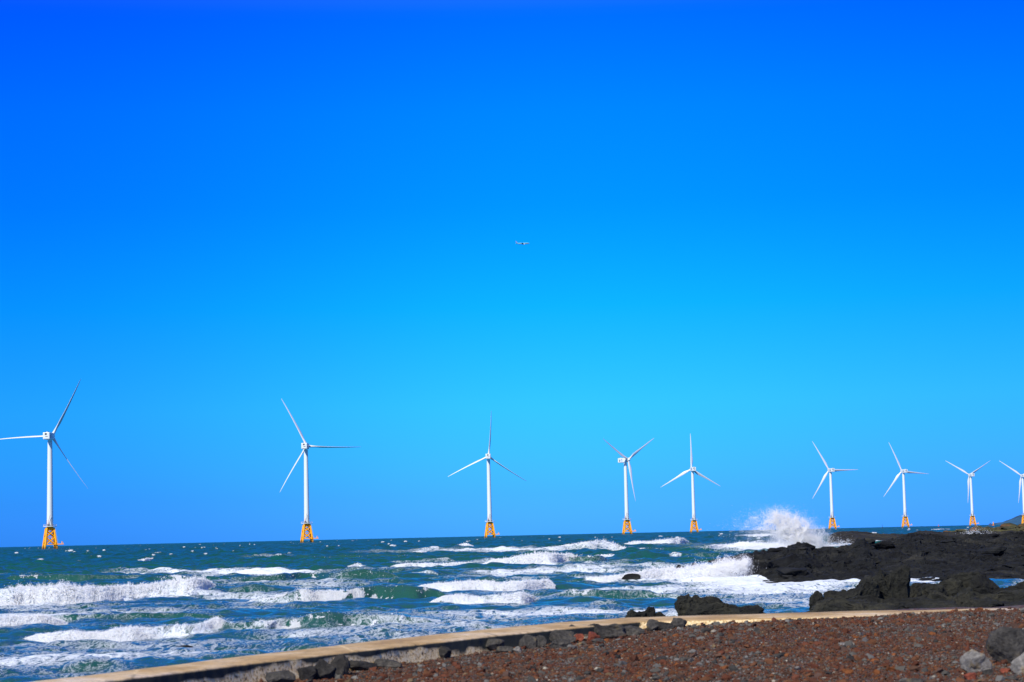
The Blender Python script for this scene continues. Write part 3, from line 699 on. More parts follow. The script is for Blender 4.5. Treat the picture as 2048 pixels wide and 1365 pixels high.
reef('lava_ledge', M['lava_far'],
     [(1640,1086),(1648,1070),(1660,1066),(1690,1063),(1720,1065),(1750,1069),(1790,1068),(1812,1067),(1822,1062),(1850,1064),(1880,1066),(1920,1064),(1960,1062),(1990,1064),(2200,1060)],
     [(1640,1092),(1700,1094),(1760,1092),(1850,1088),(1950,1083),(2200,1078)],
     [(1640,400),(2200,420)], (.15, .32), .5, 50, 23, 'dark jagged lava ledge behind the reef, beyond the spray', .45, 6.)
reef('shore_flat', M['flat'],
     [(1850,1072),(1870,1068),(1890,1066),(1930,1063),(1990,1061),(1996,1057),(2003,1055),(2012,1056),(2030,1054),(2037,1050),(2048,1049),(2120,1046),(2500,1032)],
     [(1850,1078),(2048,1074),(2500,1070)], [(1850,520),(2500,560)], (.20, .45), .9, 80, 31,
     'olive brown rocky shore flat at the right edge below the far headland', .42, 5., blocks=90, bsize=2.2)
def rock_at(name, px_, pyb, w, h_, zf, seed, mat, label, group=None, depth=.8, sink=.12, hi=False, Y=None, blocky=9):
    z0 = 1.85
    for _ in range(6):
        c = atz(px_, pyb, z0) if Y is None else aty(px_, pyb, Y); z0 = float(zf(c[0], c[1]))
    W, H = w*c[1]/FPX, h_*c[1]/FPX
    p, f_, mm = boulder_mesh(name, seed, (W, W*depth, H*(1+sink)), mat, hi, blocky)
    p[:, 2] += H*(1+sink)/2-H*sink
    loc = np.array([c[0], c[1]+W*depth*.35, z0])
    o = link(name, np_mesh(name, p, f_, mm, True), None, tuple(loc))
    o.data.polygons.foreach_set('use_smooth', np.zeros(len(o.data.polygons), bool))
    return tag(o, label, 'rock', group)
zero = lambda x_, y_: 0.
def outcrop(blocks, Y0, label, seed, mat=M['lava_near']):
    """a broken outcrop: angular slabs leaning on one another, one mesh"""
    r2 = np.random.default_rng(seed); VV, F_, n_ = [], [], 0
    for k, (cx, top, bot, w, tilt, dy) in enumerate(blocks):
        top -= 9 if cx > 1895 else 3
        Y = Y0+dy; c = aty(cx, (top+bot)/2, Y)
        W, H = w*Y/FPX, (bot-top)*Y/FPX
        v_, f_, mm = boulder_mesh('b', seed*50+k, (W, W*.75, H), mat, True, 14)
        v_ = v_+fbm(v_*3.2+k, 4, seed+k, .6, 2)[:, None]*v_*.10
        v_ = v_+np.sign(v_)*0
        t_ = math.radians(tilt); v_ = np.stack([v_[:,0]*math.cos(t_)+v_[:,2]*math.sin(t_), v_[:,1], -v_[:,0]*math.sin(t_)+v_[:,2]*math.cos(t_)], 1)
        VV.append(v_+c); F_.append(f_+n_); n_ += len(v_)
    VV = np.concatenate(VV); F_ = np.concatenate(F_)
    VV = VV+np.stack([fbm(VV*1.6+q_*9, 4, seed+q_, .6)*.18+fbm(VV*6.5+q_*9, 3, seed+q_+4, .6, 2)*.05 for q_ in range(3)], 1)
    o = world_obj('lava_outcrop', VV, F_, mat, (VV[:,0].mean(), Y0, 0.), False)
    return tag(o, label, 'rock')
outcrop([(1672,1184,1262,110,-12,0),(1642,1190,1262,50,0,-.8),(1716,1170,1262,96,-16,.3),(1766,1146,1262,96,-14,.8),(1794,1136,1250,64,6,.6),(1735,1186,1270,130,5,-1.2),(1830,1158,1256,60,12,2.6),(1858,1174,1262,80,0,1.5),
         (1800,1196,1270,150,3,-2.2),(1880,1184,1262,110,0,-1.),(1938,1150,1250,90,-6,2.5),(1905,1168,1256,80,-20,2.),(1975,1160,1256,110,8,2.),(2015,1172,1262,90,10,1.5),(1930,1186,1265,150,0,-1.5),(2000,1190,1265,160,-3,-1.8),
         (2060,1166,1260,100,-6,2.5),(2090,1178,1265,170,0,-1.),(2170,1152,1262,200,4,2.),(2300,1142,1262,260,-4,3.),(1870,1200,1275,180,2,-3.),(1970,1200,1275,180,-2,-3.2),(2070,1196,1275,190,2,-3.2),(1700,1202,1272,160,2,-2.6),(1690,1215,1290,200,0,-3),(1850,1212,1290,240,0,-3.5),(2040,1208,1290,260,0,-3.8)],
        54, 'big brown-black lava outcrop with a shadowed cleft beside the gravel', 41)
outcrop([(1376,1193,1262,46,-8,0),(1398,1190,1262,64,6,.3),(1432,1198,1262,80,10,.6),(1468,1207,1262,96,8,.4),(1504,1213,1262,84,10,.3),(1410,1208,1270,110,0,-.8),(1470,1214,1270,130,0,-.9)],
        55, 'wedge shaped dark lava outcrop standing in the water behind the seawall', 43)
outcrop([(1272,1222,1252,48,-8,0),(1296,1218,1252,44,-2,.3),(1322,1228,1254,30,0,.2)], 55, 'small flat black rock left of the wedge shaped outcrop', 44)
rock_at('sea_rock', 1262, 1166.5, 46, 20, zero, 61, M['lava'], 'slanting black rock awash in the surf line', sink=.4).rotation_euler = (0, math.radians(-13), 0)
rock_at('sea_rock', 1360, 1160, 26, 34, zero, 62, M['lava'], 'rounded black rock poking from the foam near the reef splash', sink=.4)
rock_at('sea_rock', 1392, 1156, 18, 32, zero, 63, M['lava'], 'narrow black rock in the foam between the round rock and the reef', sink=.4)
rock_at('sea_rock', 1221, 1153, 6, 5, zero, 64, M['lava'], 'tiny dark rock just left of the slanting rock in the surf', sink=.4)
rock_at('sea_rock', 1497, 1093, 16, 8, zero, 65, M['lava_far'], 'distant dark rock in the white water left of the tall splash', sink=.4)
rock_at('sea_rock', 1466, 1161, 24, 9, zero, 66, M['lava'], 'low black rock at the foot of the reef tip', sink=.4)
rock_at('sea_rock', 1432, 1131, 18, 7, zero, 67, M['lava'], 'small rock above the splash trailing off the reef', sink=.4)
rock_at('sea_rock', 1452, 1127, 24, 9, zero, 68, M['lava'], 'low dark rock joining the reef just above the splash', sink=.4)
rock_at('sea_rock', 365, 1297, 46, 6, zero, 70, M['lava'], 'flat dark rock barely breaking the water near the seawall', sink=.6)

# ------------------------------------------------------------------ shore: ground, seawall
WT = 2.0
sea_edge = [(-60, -40), (-30, -9), (-13, 10)]+[tuple(atz(a, b_, WT)[:2]) for a, b_ in ((60,1364),(300,1336),(500,1311),(750,1282),(1000,1256),(1120,1245),(1250,1235.5),(1400,1231),(1560,1226.5),(1730,1221.5),(1900,1217.5),(2048,1214))]+[(40, 36.5), (120, 38)]
in_edge = [(-58.6, -40.6), (-28.8, -9.8), (-11.9, 9.4)]+[tuple(atz(a, b_, WT)[:2]) for a, b_ in ((187,1363),(250,1357),(400,1338.5),(500,1326),(650,1309),(850,1286.5),(1000,1270),(1120,1258),(1277,1243))]+[(8, 33.8), (40, 34.6), (120, 36)]
GX = np.array([-60, -8, -4, -1.5, 0, 2.2, 4, 6, 8.5, 14, 60]); GZ = np.array([1.6, 1.70, 1.74, 1.76, 1.78, 1.86, 1.95, 2.0, 2.02, 2.05, 2.2])
IE = np.array(in_edge)
def edge_y(x_):      # y of the wall's inner edge above this x
    return np.interp(x_, IE[:,0], IE[:,1])
def ground_z(x_, y_):
    x_ = np.asarray(x_, float); y_ = np.asarray(y_, float)
    zb = np.interp(x_, GX, GZ)
    k = sstep(2, 14, edge_y(x_)-y_)
    z_ = zb*(1-k)+1.84*k
    sh = x_.shape
    P = np.stack([x_.ravel(), y_.ravel(), x_.ravel()*0], 1)
    return z_+(perlin(P*.45, 3)*.05+perlin(P*1.7, 4)*.022).reshape(sh)
gx = np.concatenate([np.arange(-60, -9, 1.5), np.arange(-9, 14, .12), np.arange(14, 61, 1.5)])
gy = np.concatenate([np.arange(-60, 14, 2.), np.arange(14, 37.5, .12)])
Xg, Yg = np.meshgrid(gx, gy); Xg = Xg.ravel(); Yg = Yg.ravel()
Zg = ground_z(Xg, Yg); over = Yg-edge_y(Xg)
Zg = np.where((Xg > 2.0), np.where(over > 1.9, -.8, np.where(over > 0, Zg-np.where(Xg < 6, .25, 0), Zg)), np.where(over > .35, -.8, Zg))
g_o = link('ground', np_mesh('ground', np.stack([Xg, Yg, Zg], 1), grid_faces(len(gy), len(gx)), M['ground'])); g_o['kind'] = 'structure'

def resample(pts, n_):
    p = np.array(pts); d_ = np.r_[0, np.cumsum(np.hypot(*np.diff(p, axis=0).T))]
    return p, d_
def wall():
    # stations matched by arc fraction inside and outside, dense where seen
    S, ds = resample(sea_edge, 0); I, di = resample(in_edge, 0)
    # anchor pairs: (sea arc, inner arc)
    corner = len(in_edge)-4
    ks = ds[9]; ki = di[corner]
    tt = np.concatenate([np.linspace(0, 1, 1500), 1+np.linspace(0, 1, 700)[1:]])
    sa_ = np.where(tt <= 1, tt*ks, ks+(tt-1)*(ds[-1]-ks)); ia_ = np.where(tt <= 1, tt*ki, ki+(tt-1)*(di[-1]-ki))
    P = np.stack([np.interp(sa_, ds, S[:,0]), np.interp(sa_, ds, S[:,1])], 1); Q = np.stack([np.interp(ia_, di, I[:,0]), np.interp(ia_, di, I[:,1])], 1)
    n_ = len(tt)
    ar = np.arange(n_)
    q3 = np.stack([Q[:,0]*3, Q[:,1]*3, Q[:,0]*0], 1); q4 = np.stack([Q[:,0]*11, Q[:,1]*11, Q[:,0]*0], 1)
    ch = perlin(q3, 2)*.03+perlin(q4, 3)*.035+perlin(q4*2.7, 5)*.015
    dr = Q-P; dr /= np.linalg.norm(dr, axis=1)[:, None]
    ringp = []
    prof = [(-.10, -1.2, 's'), (-.02, WT-.3, 's'), (0, WT-.03, 's'), (.03, WT, 's'), (.33, WT+.006, 'm'), (.66, WT+.002, 'm'), (-.05, WT-.002, 'i'), (-.012, WT-.012, 'i'), (0, WT-.03, 'i'), (.005, WT-.06, 'i'), (.03, WT-.14, 'i'), (.07, WT-.24, 'i'), (.13, WT-.34, 'i'), (.4, WT-1., 'i')]
    topf, shade_stain = [], []
    for j, (o_, z_, k_) in enumerate(prof):
        if k_ == 's': b_ = P+dr*o_
        elif k_ == 'm': b_ = P+(Q-P)*o_
        else: b_ = Q+dr*(o_+ch*{6: 1.2, 7: 1.1, 8: .9, 9: .5}.get(j, .15))[:, None] if not np.isscalar(ch) else Q
        rz = z_+perlin(np.stack([b_[:,0]*1.2, b_[:,1]*1.2, b_[:,0]*0+j], 1), 9)*.006
        ringp.append(np.stack([b_[:,0], b_[:,1], rz], 1))
        jt = np.zeros(n_)
        for jx in (-4.33, -2.2, -.35, 1.15, 3.4, 6.2): jt = np.maximum(jt, np.exp(-np.square((Q[:,0]-jx)/.014)))
        topf.append((1. if 2 <= j <= 7 else 0.)*(1-.75*jt))
        shade_stain.append(np.full(n_, {7: .2, 8: .30, 9: .20, 10: 0., 11: -.05, 12: -.05}.get(j, 0))+.16*sstep(-1.6, .2, Q[:,0])-1.*sstep(2.05, 2.12, Q[:,0]))  # upper face rings paint in the lip's shadow strip; the rest is stain
    V = np.stack(ringp, 1).reshape(-1, 3)
    F = grid_faces(n_, len(prof))
    o = world_obj('seawall', V, F, M['concrete'], (-1., 31., 1.7), True, {'topside': ('FLOAT', np.stack(topf, 1)), 'lip_shade_stain': ('FLOAT', np.stack(shade_stain, 1))})
    tag(o, 'low weathered concrete seawall between the gravel and the sea', 'seawall')
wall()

# pebbles: red, brown and grey scoria over the whole gravel bank
NP = 360000
yy = 14.5+(35.5-14.5)*rg.random(NP)**.9; xx = rg.uniform(-.32, .34, NP)*yy
ok = (yy < edge_y(xx)-.03) | ((xx > 5.5) & (yy < edge_y(xx)+.02+np.clip((xx-5.5)*.35, 0, 1.6)))
xx, yy = xx[ok], yy[ok]; NP = len(xx)
s_ = .009+.016*rg.random(NP)**2.2+(rg.random(NP) < .010)*rg.uniform(.02, .055, NP)
cols = np.array([(.100,.037,.022),(.080,.034,.022),(.115,.050,.026),(.075,.045,.034),(.17,.062,.024),(.085,.078,.066),(.14,.13,.115),(.045,.042,.038),(.10,.055,.036),(.33,.29,.22),(.16,.11,.06)])
pr = np.array([.20,.18,.13,.14,.05,.10,.04,.06,.07,.008,.022]); pr /= pr.sum()
reg = perlin(np.stack([xx*.6, yy*.35, xx*0], 1), 8)
ci = rg.choice(len(cols), NP, p=pr); ci = np.where((reg > .12) & (rg.random(NP) < .45), rg.choice([5, 3, 8, 7, 6], NP), ci)
cc = cols[ci]*rg.uniform(.8, 1.28, (NP, 1))*np.array([1.0, 1.02, 1.0])
def quatR(N):
    q = rg.standard_normal((N, 4)); q /= np.linalg.norm(q, axis=1)[:, None]; w_, a, b_, c = q.T
    return np.stack([np.stack([1-2*(b_*b_+c*c), 2*(a*b_-c*w_), 2*(a*c+b_*w_)], 1), np.stack([2*(a*b_+c*w_), 1-2*(a*a+c*c), 2*(b_*c-a*w_)], 1), np.stack([2*(a*c-b_*w_), 2*(b_*c+a*w_), 1-2*(a*a+b_*b_)], 1)], 1)
OV = np.array([[1,0,0],[-1,0,0],[0,1,0],[0,-1,0],[0,0,1],[0,0,-1]], float); OF = np.array([[0,2,4],[2,1,4],[1,3,4],[3,0,4],[2,0,5],[1,2,5],[3,1,5],[0,3,5]])
import bmesh
bb = bmesh.new(); bmesh.ops.create_icosphere(bb, subdivisions=1, radius=1); I0 = np.array([v_.co[:] for v_ in bb.verts]); IFc = np.array([[v_.index for v_ in f_.verts] for f_ in bb.faces]); bb.free()
VL, FL, TL, nv_ = [], [], [], 0
for base_v, base_f, selm in ((OV, OF, s_ < .022), (I0, IFc, s_ >= .022)):
    k_ = np.nonzero(selm)[0]; N_ = len(k_)
    shp = np.stack([base_v*(1+rg.uniform(-.35, .25, (len(base_v), 1)))*rg.uniform((.8, .6, .5), (1.3, 1.05, .9), (1, 3))+rg.uniform(-.12, .12, base_v.shape) for _ in range(32)])
    V = np.einsum('nij,nkj->nki', quatR(N_), shp[rg.integers(0, 32, N_)])*s_[k_][:, None, None]
    V[:, :, 2] *= .75
    V += np.stack([xx[k_], yy[k_], ground_z(xx[k_], yy[k_])+s_[k_]*.25], 1)[:, None, :]
    VL.append(V.reshape(-1, 3)); FL.append((base_f[None]+len(base_v)*np.arange(N_)[:, None, None]).reshape(-1, 3)+nv_); nv_ += N_*len(base_v)
    TL.append(np.repeat(np.concatenate([cc[k_], np.ones((N_, 1))], 1), len(base_v), axis=0))
V = np.concatenate(VL); F = np.concatenate(FL); tint = np.concatenate(TL)
gv = link('gravel', np_mesh('gravel', V.reshape(-1, 3), F, M['pebble'], False, {'tint': ('FLOAT_COLOR', tint)}))
tag(gv, 'reddish brown scoria gravel covering the shore', 'gravel', kind='stuff')

# stones along the foot of the wall and in the foreground
ST = [ # x, base y, w, h, material, label
    (562,1372,60,34,'grey_stone','broad grey stone against the wall foot at the far left of the stone row'),
    (612,1362,34,30,'dark_stone','dark stone with a flat top, second from the left against the seawall'),
    (645,1360,46,36,'dark_stone','tall brown-black stone leaning on the wall left of the blackest one'),
    (680,1352,34,40,'dark_stone','blackest pointed stone of the left wall group'),
    (722,1343,56,20,'dark_stone','low dark stone in shade right of the blackest pointed stone'),
    (776,1336,50,16,'grey_stone','flat grey stone lying at the wall foot left of centre'),
    (824,1325,40,22,'grey_stone','pale speckled grey stone standing alone before the pitted wall'),
    (860,1318,44,16,'dark_stone','low dark stone right of the speckled grey one'),
    (886,1318,30,24,'dark_stone','upright dark stone nearly touching the wall top left of centre'),
    (925,1308,52,16,'dark_stone','long shaded stone at the wall foot below the centre of the wall'),
    (985,1303,42,22,'grey_stone','rounded grey stone where the wall shadow darkens'),
    (1006,1306,36,12,'grey_stone','small flat grey stone beside the rounded one in the wall shadow'),
    (1035,1305,15,11,'pale_stone','little pale grey stone left of the pair of rounded boulders'),
    (1056,1299,34,27,'grey_stone','left one of the pair of rounded grey boulders'),
    (1082,1296,26,22,'grey_stone','right one of the pair of rounded grey boulders'),
    (1092,1283,30,22,'dark_stone','black stone behind the pair of rounded boulders'),
    (1118,1297,44,16,'grey_stone','low mottled stone right of the pair of rounded boulders'),
    (1126,1288,46,24,'grey_stone','sloping grey stone leaning toward the knobbly one'),
    (1147,1280,32,28,'grey_stone','knobbly grey stone standing highest at the middle of the wall'),
    (1158,1284,18,14,'red_stone','small dull red stone under the knobbly grey one'),
    (1186,1283,26,18,'red_stone','bright brick red stone among the grey wall stones'),
    (1196,1288,30,10,'grey_stone','thin grey stone in front of the brick red one'),
    (1196,1275,44,24,'dark_stone','olive dark boulder behind the brick red stone'),
    (1228,1278,52,26,'grey_stone','large pale grey boulder right of the brick red stone'),
    (1266,1272,50,18,'grey_stone','long grey stone below the end of the dark wall face'),
    (1304,1264,30,22,'grey_stone','square grey stone in front of the sunlit beige wall'),
    (1325,1262,44,16,'dark_stone','olive stone sloping right from the square grey one'),
    (1360,1257,32,20,'grey_stone','last grey boulder at the right end of the wall stones'),
    (1486,1243,22,7,'dark_stone','low dark stone on the gravel crest beyond the wall stones'),
    (1236,1318,14,8,'dark_stone','black stone alone on the open gravel below the wall'),
    (1325,1322,28,8,'dark_stone','flat brown-black stone on the open gravel right of the lone black stone'),
    (1700,1322,20,10,'dark_stone','grey-black stone on the gravel toward the lower right'),
    (1686,1291,18,6,'pale_stone','pale cream stone lying flat on the gravel'),
    (1958,1346,66,50,'pale_stone','pale brown-grey boulder at lower right, left one of three'),
    (2030,1330,96,74,'grey_stone','large dark grey boulder behind the two paler ones at lower right'),
    (2056,1350,64,48,'pale_stone','pale ochre-stained boulder cut by the right edge'),
    (1943,1362,26,16,'red_stone','rusty orange stone in front of the pale boulder'),
    (2013,1349,24,12,'red_stone','small pinkish stone tucked between the two pale boulders'),
    (1975,1352,26,14,'dark_stone','dark wedge of stone under the right side of the pale boulder'),
    (1830,1372,60,14,'grey_stone','grey stone half out of the bottom of the picture'),
    (1520,1330,18,6,'grey_stone','small grey stone on the open gravel at the middle right'),
    (2020,1362,40,10,'grey_stone','thin light stone at the foot of the boulders at lower right'),
]
for i, (a, b_, w, h_, mm, lb) in enumerate(ST):
    if i < 28: w, h_ = w*1.18, h_*1.12
    rock_at('stone' if w < 24 else 'boulder', a, b_, w, h_, ground_z, 200+i, M[mm], lb, 'stones along the seawall' if i < 28 else None, depth=.75, sink=.25, hi=w > 50, blocky=12)

# ------------------------------------------------------------------ wind turbines
HUB = 80.
def turbine_meshes():
    m_ = {}
    b_ = MB(); b_.lathe([(2.25, 16.4), (1.65, 77.3)], 48)
    for zf_ in (17.2, 36.5, 56.4):
        rr = 2.25-.6*(zf_-16.4)/60.9+.025; b_.lathe([(rr, zf_), (rr, zf_+.18)], 48); m_['tower'] = b_.mesh('tower', M['white'], True)
    # nacelle: rounded-corner box lofted along y
    rings = []
    for yy_, sx_, z0, z1 in ((-9.1, 1.9, -1.95, 2.0), (-8.9, 2.35, -2.35, 2.4), (-8.0, 2.4, -2.4, 2.5), (-1, 2.4, -2.4, 2.5), (2.6, 2.35, -2.3, 2.35), (3.1, 2.1, -2.1, 2.1)):
        c_ = .35; zc, hz_ = (z0+z1)/2, (z1-z0)/2
        pts = []
        for qx, qz in ((1, -1), (1, 1), (-1, 1), (-1, -1)):
            for k in range(4):
                t_ = math.atan2(qz, qx)-math.pi/4+k*math.pi/6
                pts.append((qx*(sx_-c_)+c_*math.cos(t_), yy_, zc+qz*(hz_-c_)+c_*math.sin(t_)))
        rings.append(pts)
    b_ = MB().loft(rings); m_['nacelle'] = b_.mesh('nacelle', M['white'])
    m_['vent_grille'] = MB().box((-.95, -9.16, .55), (-.1, -8.9, 2.0)).box((.12, -9.16, .55), (.55, -8.9, 2.0)).mesh('vent_grille', M['dark'])
    m_['vent_slot'] = MB().box((-.6, -9.16, -.7), (1.2, -8.9, -.35)).mesh('vent_slot', M['dark'])
    for s in (-1, 1):
        m_['side_louvre%d' % s] = MB().box((min(s*2.44, s*2.35), -6.6, -1.5), (max(s*2.44, s*2.35), -5.5, .9)).mesh('side_louvre', M['dark'])
        vs_ = []
        for k in range(12):
            t_ = math.pi*(.35+k*.14)
            for r_o in (1.3, .85):
                for xq in (2.36, 2.46): vs_.append((s*xq, -2.9+r_o*math.cos(t_), .1+r_o*math.sin(t_)))
        fs_ = []
        for k in range(11):
            a_ = 4*k
            fs_ += [(a_, a_+1, a_+5, a_+4), (a_+2, a_+6, a_+7, a_+3), (a_+1, a_+3, a_+7, a_+5), (a_, a_+4, a_+6, a_+2)]
        m_['emblem%d' % s] = MB().add(vs_, fs_).mesh('emblem', M['blue'])
    m_['wind_mast'] = MB().tube((-.9, -8.2, 2.45), (-.9, -8.2, 3.6), .09).mesh('wind_mast', M['dark'])
    m_['aviation_light'] = MB().tube((1.2, -8.2, 2.45), (1.2, -8.2, 3.2), .16).mesh('aviation_light', M['dark'])
    m_['roof_cooler'] = MB().box((-.4, -7.4, 2.45), (.5, -6.2, 2.9)).mesh('roof_cooler', M['white'])
    b_ = MB(); b_.lathe([(1.75, 3.0), (1.95, 3.3), (2.05, 4.2), (1.95, 5.3), (1.6, 6.2), (1.0, 6.9), (.35, 7.25)], 28, 'Y'); m_['hub'] = b_.mesh('hub', M['white'], True)
    # blade along +z, chord along x (trailing edge +x), thickness along y
    rings = []
    for t_, ch, th, tw in ((0, 2.1, 2.1, 20), (.03, 2.15, 2.05, 20), (.08, 2.6, 1.6, 19), (.14, 3.3, 1.15, 17), (.2, 3.75, .9, 14), (.27, 3.6, .72, 11.5), (.38, 3.1, .55, 8.5), (.5, 2.6, .42, 6), (.63, 2.1, .32, 4), (.76, 1.65, .24, 2.2), (.88, 1.2, .16, .8), (.96, .8, .1, 0), (.99, .45, .06, 0), (1., .12, .03, 0)):
        ch *= .96-.2*sstep(.1, .5, t_); zz_ = 1.5+t_*44.1; a_ = math.radians(tw+4); rd = []
        for k in range(18):
            q_ = 2*math.pi*k/18; cx_ = math.cos(q_); sy_ = math.sin(q_)
            f_ = min(1, t_/.16)
            xx_ = cx_*ch/2+f_*ch*.18; yy_ = sy_*th/2*(1-f_*.55*max(0, cx_))
            if t_ < .1: pass
            rd.append((xx_*math.cos(a_)-yy_*math.sin(a_), xx_*math.sin(a_)+yy_*math.cos(a_)+2.2*t_*t_, zz_))
        rings.append(rd[::-1])
    m_['blade'] = MB().loft(rings).mesh('blade', M['blade'], True)
    b_ = MB(); b_.lathe([(4.7, 15.95), (4.8, 16.0), (4.8, 16.35), (4.7, 16.4), (2.0, 16.4)], 32); m_['platform'] = b_.mesh('platform', M['white'])
    b_ = MB(); n_ = 20
    for k in range(n_):
        a0, a1 = 2*math.pi*k/n_, 2*math.pi*(k+1)/n_
        p0, p1 = (4.6*math.cos(a0), 4.6*math.sin(a0)), (4.6*math.cos(a1), 4.6*math.sin(a1))
        b_.tube((*p0, 16.4), (*p0, 17.6), .06, n=5)
        for hh_ in (17., 17.6): b_.tube((*p0, hh_), (*p1, hh_), .05, n=5)
    m_['railing'] = b_.mesh('railing', M['steel'])
    b_ = MB(); b_.tube((-1.2, -3.0, 16.4), (-1.2, -3.0, 19.2), .22).tube((-1.2, -3.0, 19.2), (.1, -3.2, 24.5), .14, .08).tube((-2.2, -3., 16.4), (-2.2, -3., 20.5), .1)
    m_['davit_crane'] = b_.mesh('davit_crane', M['orange'])
    b_ = MB(); b_.tube((1.1, -3.0, 16.4), (1.1, -3.0, 20.8), .16).tube((1.1, -3, 20.8), (1.9, -3.2, 22.6), .1).box((-1.9, -3.9, 16.4), (-.4, -2.6, 17.9)).box((.9, -3.8, 16.4), (2.2, -2.7, 17.6))
    m_['service_hoist'] = b_.mesh('service_hoist', M['dark'])
    b_ = MB(); b_.lathe([(2.35, 13.2), (2.7, 14.2), (2.5, 15.0), (2.35, 15.95)], 24).tube((-2.9, -2.6, 14.4), (2.9, 2.6, 14.4), .8).tube((-2.9, 2.6, 14.4), (2.9, -2.6, 14.4), .8)
    m_['transition_piece'] = b_.mesh('transition_piece', M['yellow'], False)
    ang = [math.radians(a_) for a_ in (-125, -35, 55, 145)]
    A = [(6.1*math.cos(a_), 6.1*math.sin(a_)) for a_ in ang]; Bt = [(3.5*math.cos(a_), 3.5*math.sin(a_)) for a_ in ang]
    def leg(k, z_):
        f_ = z_/15.
        return (A[k][0]*(1-f_)+Bt[k][0]*f_, A[k][1]*(1-f_)+Bt[k][1]*f_, z_)
    m_['leg'] = [MB().tube(leg(k, -3.5), leg(k, 15.2), .8, .7, 12).mesh('jacket_leg', M['yellow'], True) for k in range(4)]
    m_['brace'] = []
    for k in range(4):
        j = (k+1) % 4; b_ = MB()
        for z0, z1 in ((3.2, 8.6), (8.6, 13.4)):
            b_.tube(leg(k, z0), leg(j, z1), .36, n=8).tube(leg(j, z0), leg(k, z1), .36, n=8)
        b_.tube(leg(k, 3.2), leg(j, 3.2), .24, n=8).tube(leg(k, 8.6), leg(j, 8.6), .22, n=8)
        m_['brace'].append(b_.mesh('cross_brace', M['yellow'], True))
    b_ = MB()
    pA, pB = Vector((5.3, -3.4, 4)), Vector((3.2, -2.6, 16.4)); sd_ = Vector((0, .35, 0))
    b_.tube(pA-sd_, pB-sd_, .07, n=5).tube(pA+sd_, pB+sd_, .07, n=5)
    for k in range(28):
        c_ = pA.lerp(pB, k/28); b_.tube(c_-sd_, c_+sd_, .05, n=4)
        if k % 2: b_.tube(c_+sd_, c_+sd_+Vector((.75, 0, .1)), .04, n=4).tube(c_-sd_, c_-sd_+Vector((.75, 0, .1)), .04, n=4)
    m_['ladder'] = b_.mesh('ladder', M['steel'])
    b_ = MB(); b_.box((3.8, -4.2, 3.7), (9.4, -2.4, 3.95))
    for s in (-4.1, -2.5): b_.tube((4.2, s, .3), (4.2, s, 5.), .25, n=8).tube((9., s, 3.9), (9., s, 5.1), .12, n=6).tube((4.2, s, 3.3), (9.6, s, 3.5), .22, n=8)
    b_.tube((8.3, -3.3, 4), (8.3, -3.3, 5.5), .3).tube((-4.5, -4.6, 3.4), (4.2, -4.6, 3.4), .28, n=8)
    m_['boat_landing'] = b_.mesh('boat_landing', M['yellow'])
    return m_
TM = turbine_meshes()
TG = 'wind turbines in a row offshore'
def turbine_parts():
    root = bpy.data.objects.new('wind_turbine', None); COL.objects.link(root); root.empty_display_size = 2
    def p_(name, me, par=None, yaw=False, blade=None, label=None):
        o = link(name, me, par or root)
        if yaw: o['_y'] = 1
        return o
    p_('tower', TM['tower']); na_ = p_('nacelle', TM['nacelle'])
    for k in ('vent_grille', 'vent_slot', 'side_louvre-1', 'side_louvre1', 'emblem-1', 'emblem1', 'wind_mast', 'aviation_light', 'roof_cooler'): p_(k.rstrip('-1'), TM[k], na_)
    p_('hub', TM['hub'])
    for k in range(3): p_('blade', TM['blade'])
    pl = p_('platform', TM['platform']); p_('railing', TM['railing'], pl); p_('davit_crane', TM['davit_crane'], pl); p_('service_hoist', TM['service_hoist'], pl)
    p_('transition_piece', TM['transition_piece'])
    for k in range(4): p_('jacket_leg', TM['leg'][k])
    for k in range(4): p_('cross_brace', TM['brace'][k])
    p_('ladder', TM['ladder']); p_('boat_landing', TM['boat_landing'])
    return root
def copy_tree(o, parent=None):
    c_ = o.copy(); COL.objects.link(c_); c_.parent = parent
    for ch in list(o.children): copy_tree(ch, c_)
    return c_
for me in TM.values():
    pass
proto = turbine_parts()
TUR = [ # base x px, hub height px, yaw from view direction (hub side), rotor angle, label
    (100, 225, 17, 30, 58, 'nearest and tallest wind turbine at far left, one blade cut by the left edge'),
    (614, 192, 9, -25.5, 50, 'second wind turbine from the left, one blade pointing level to the right'),
    (980, 162, 2, 6.8, 52, 'wind turbine near the middle, a thin blade standing almost straight up'),
    (1254.5, 148, 135, 181, -4, 'wind turbine turned sideways, nacelle to the left, one blade hanging down'),
    (1388.5, 126, -15, 0, 0, 'wind turbine with a broad white blade straight up, right of the sideways one'),
    (1665, 117.5, -24, -30, 0, 'wind turbine standing just right of the tall splash of spray'),
    (1811, 112, -27, -24, 2, 'wind turbine above the reef, between the one by the splash and the small far pair'),
    (1945.5, 101, -27, 180.5, 4, 'small far wind turbine with two blades spread in a V, wholly in view'),
    (2049.5, 97, -27, 184, 4, 'farthest wind turbine, cut in half by the right edge'),
]
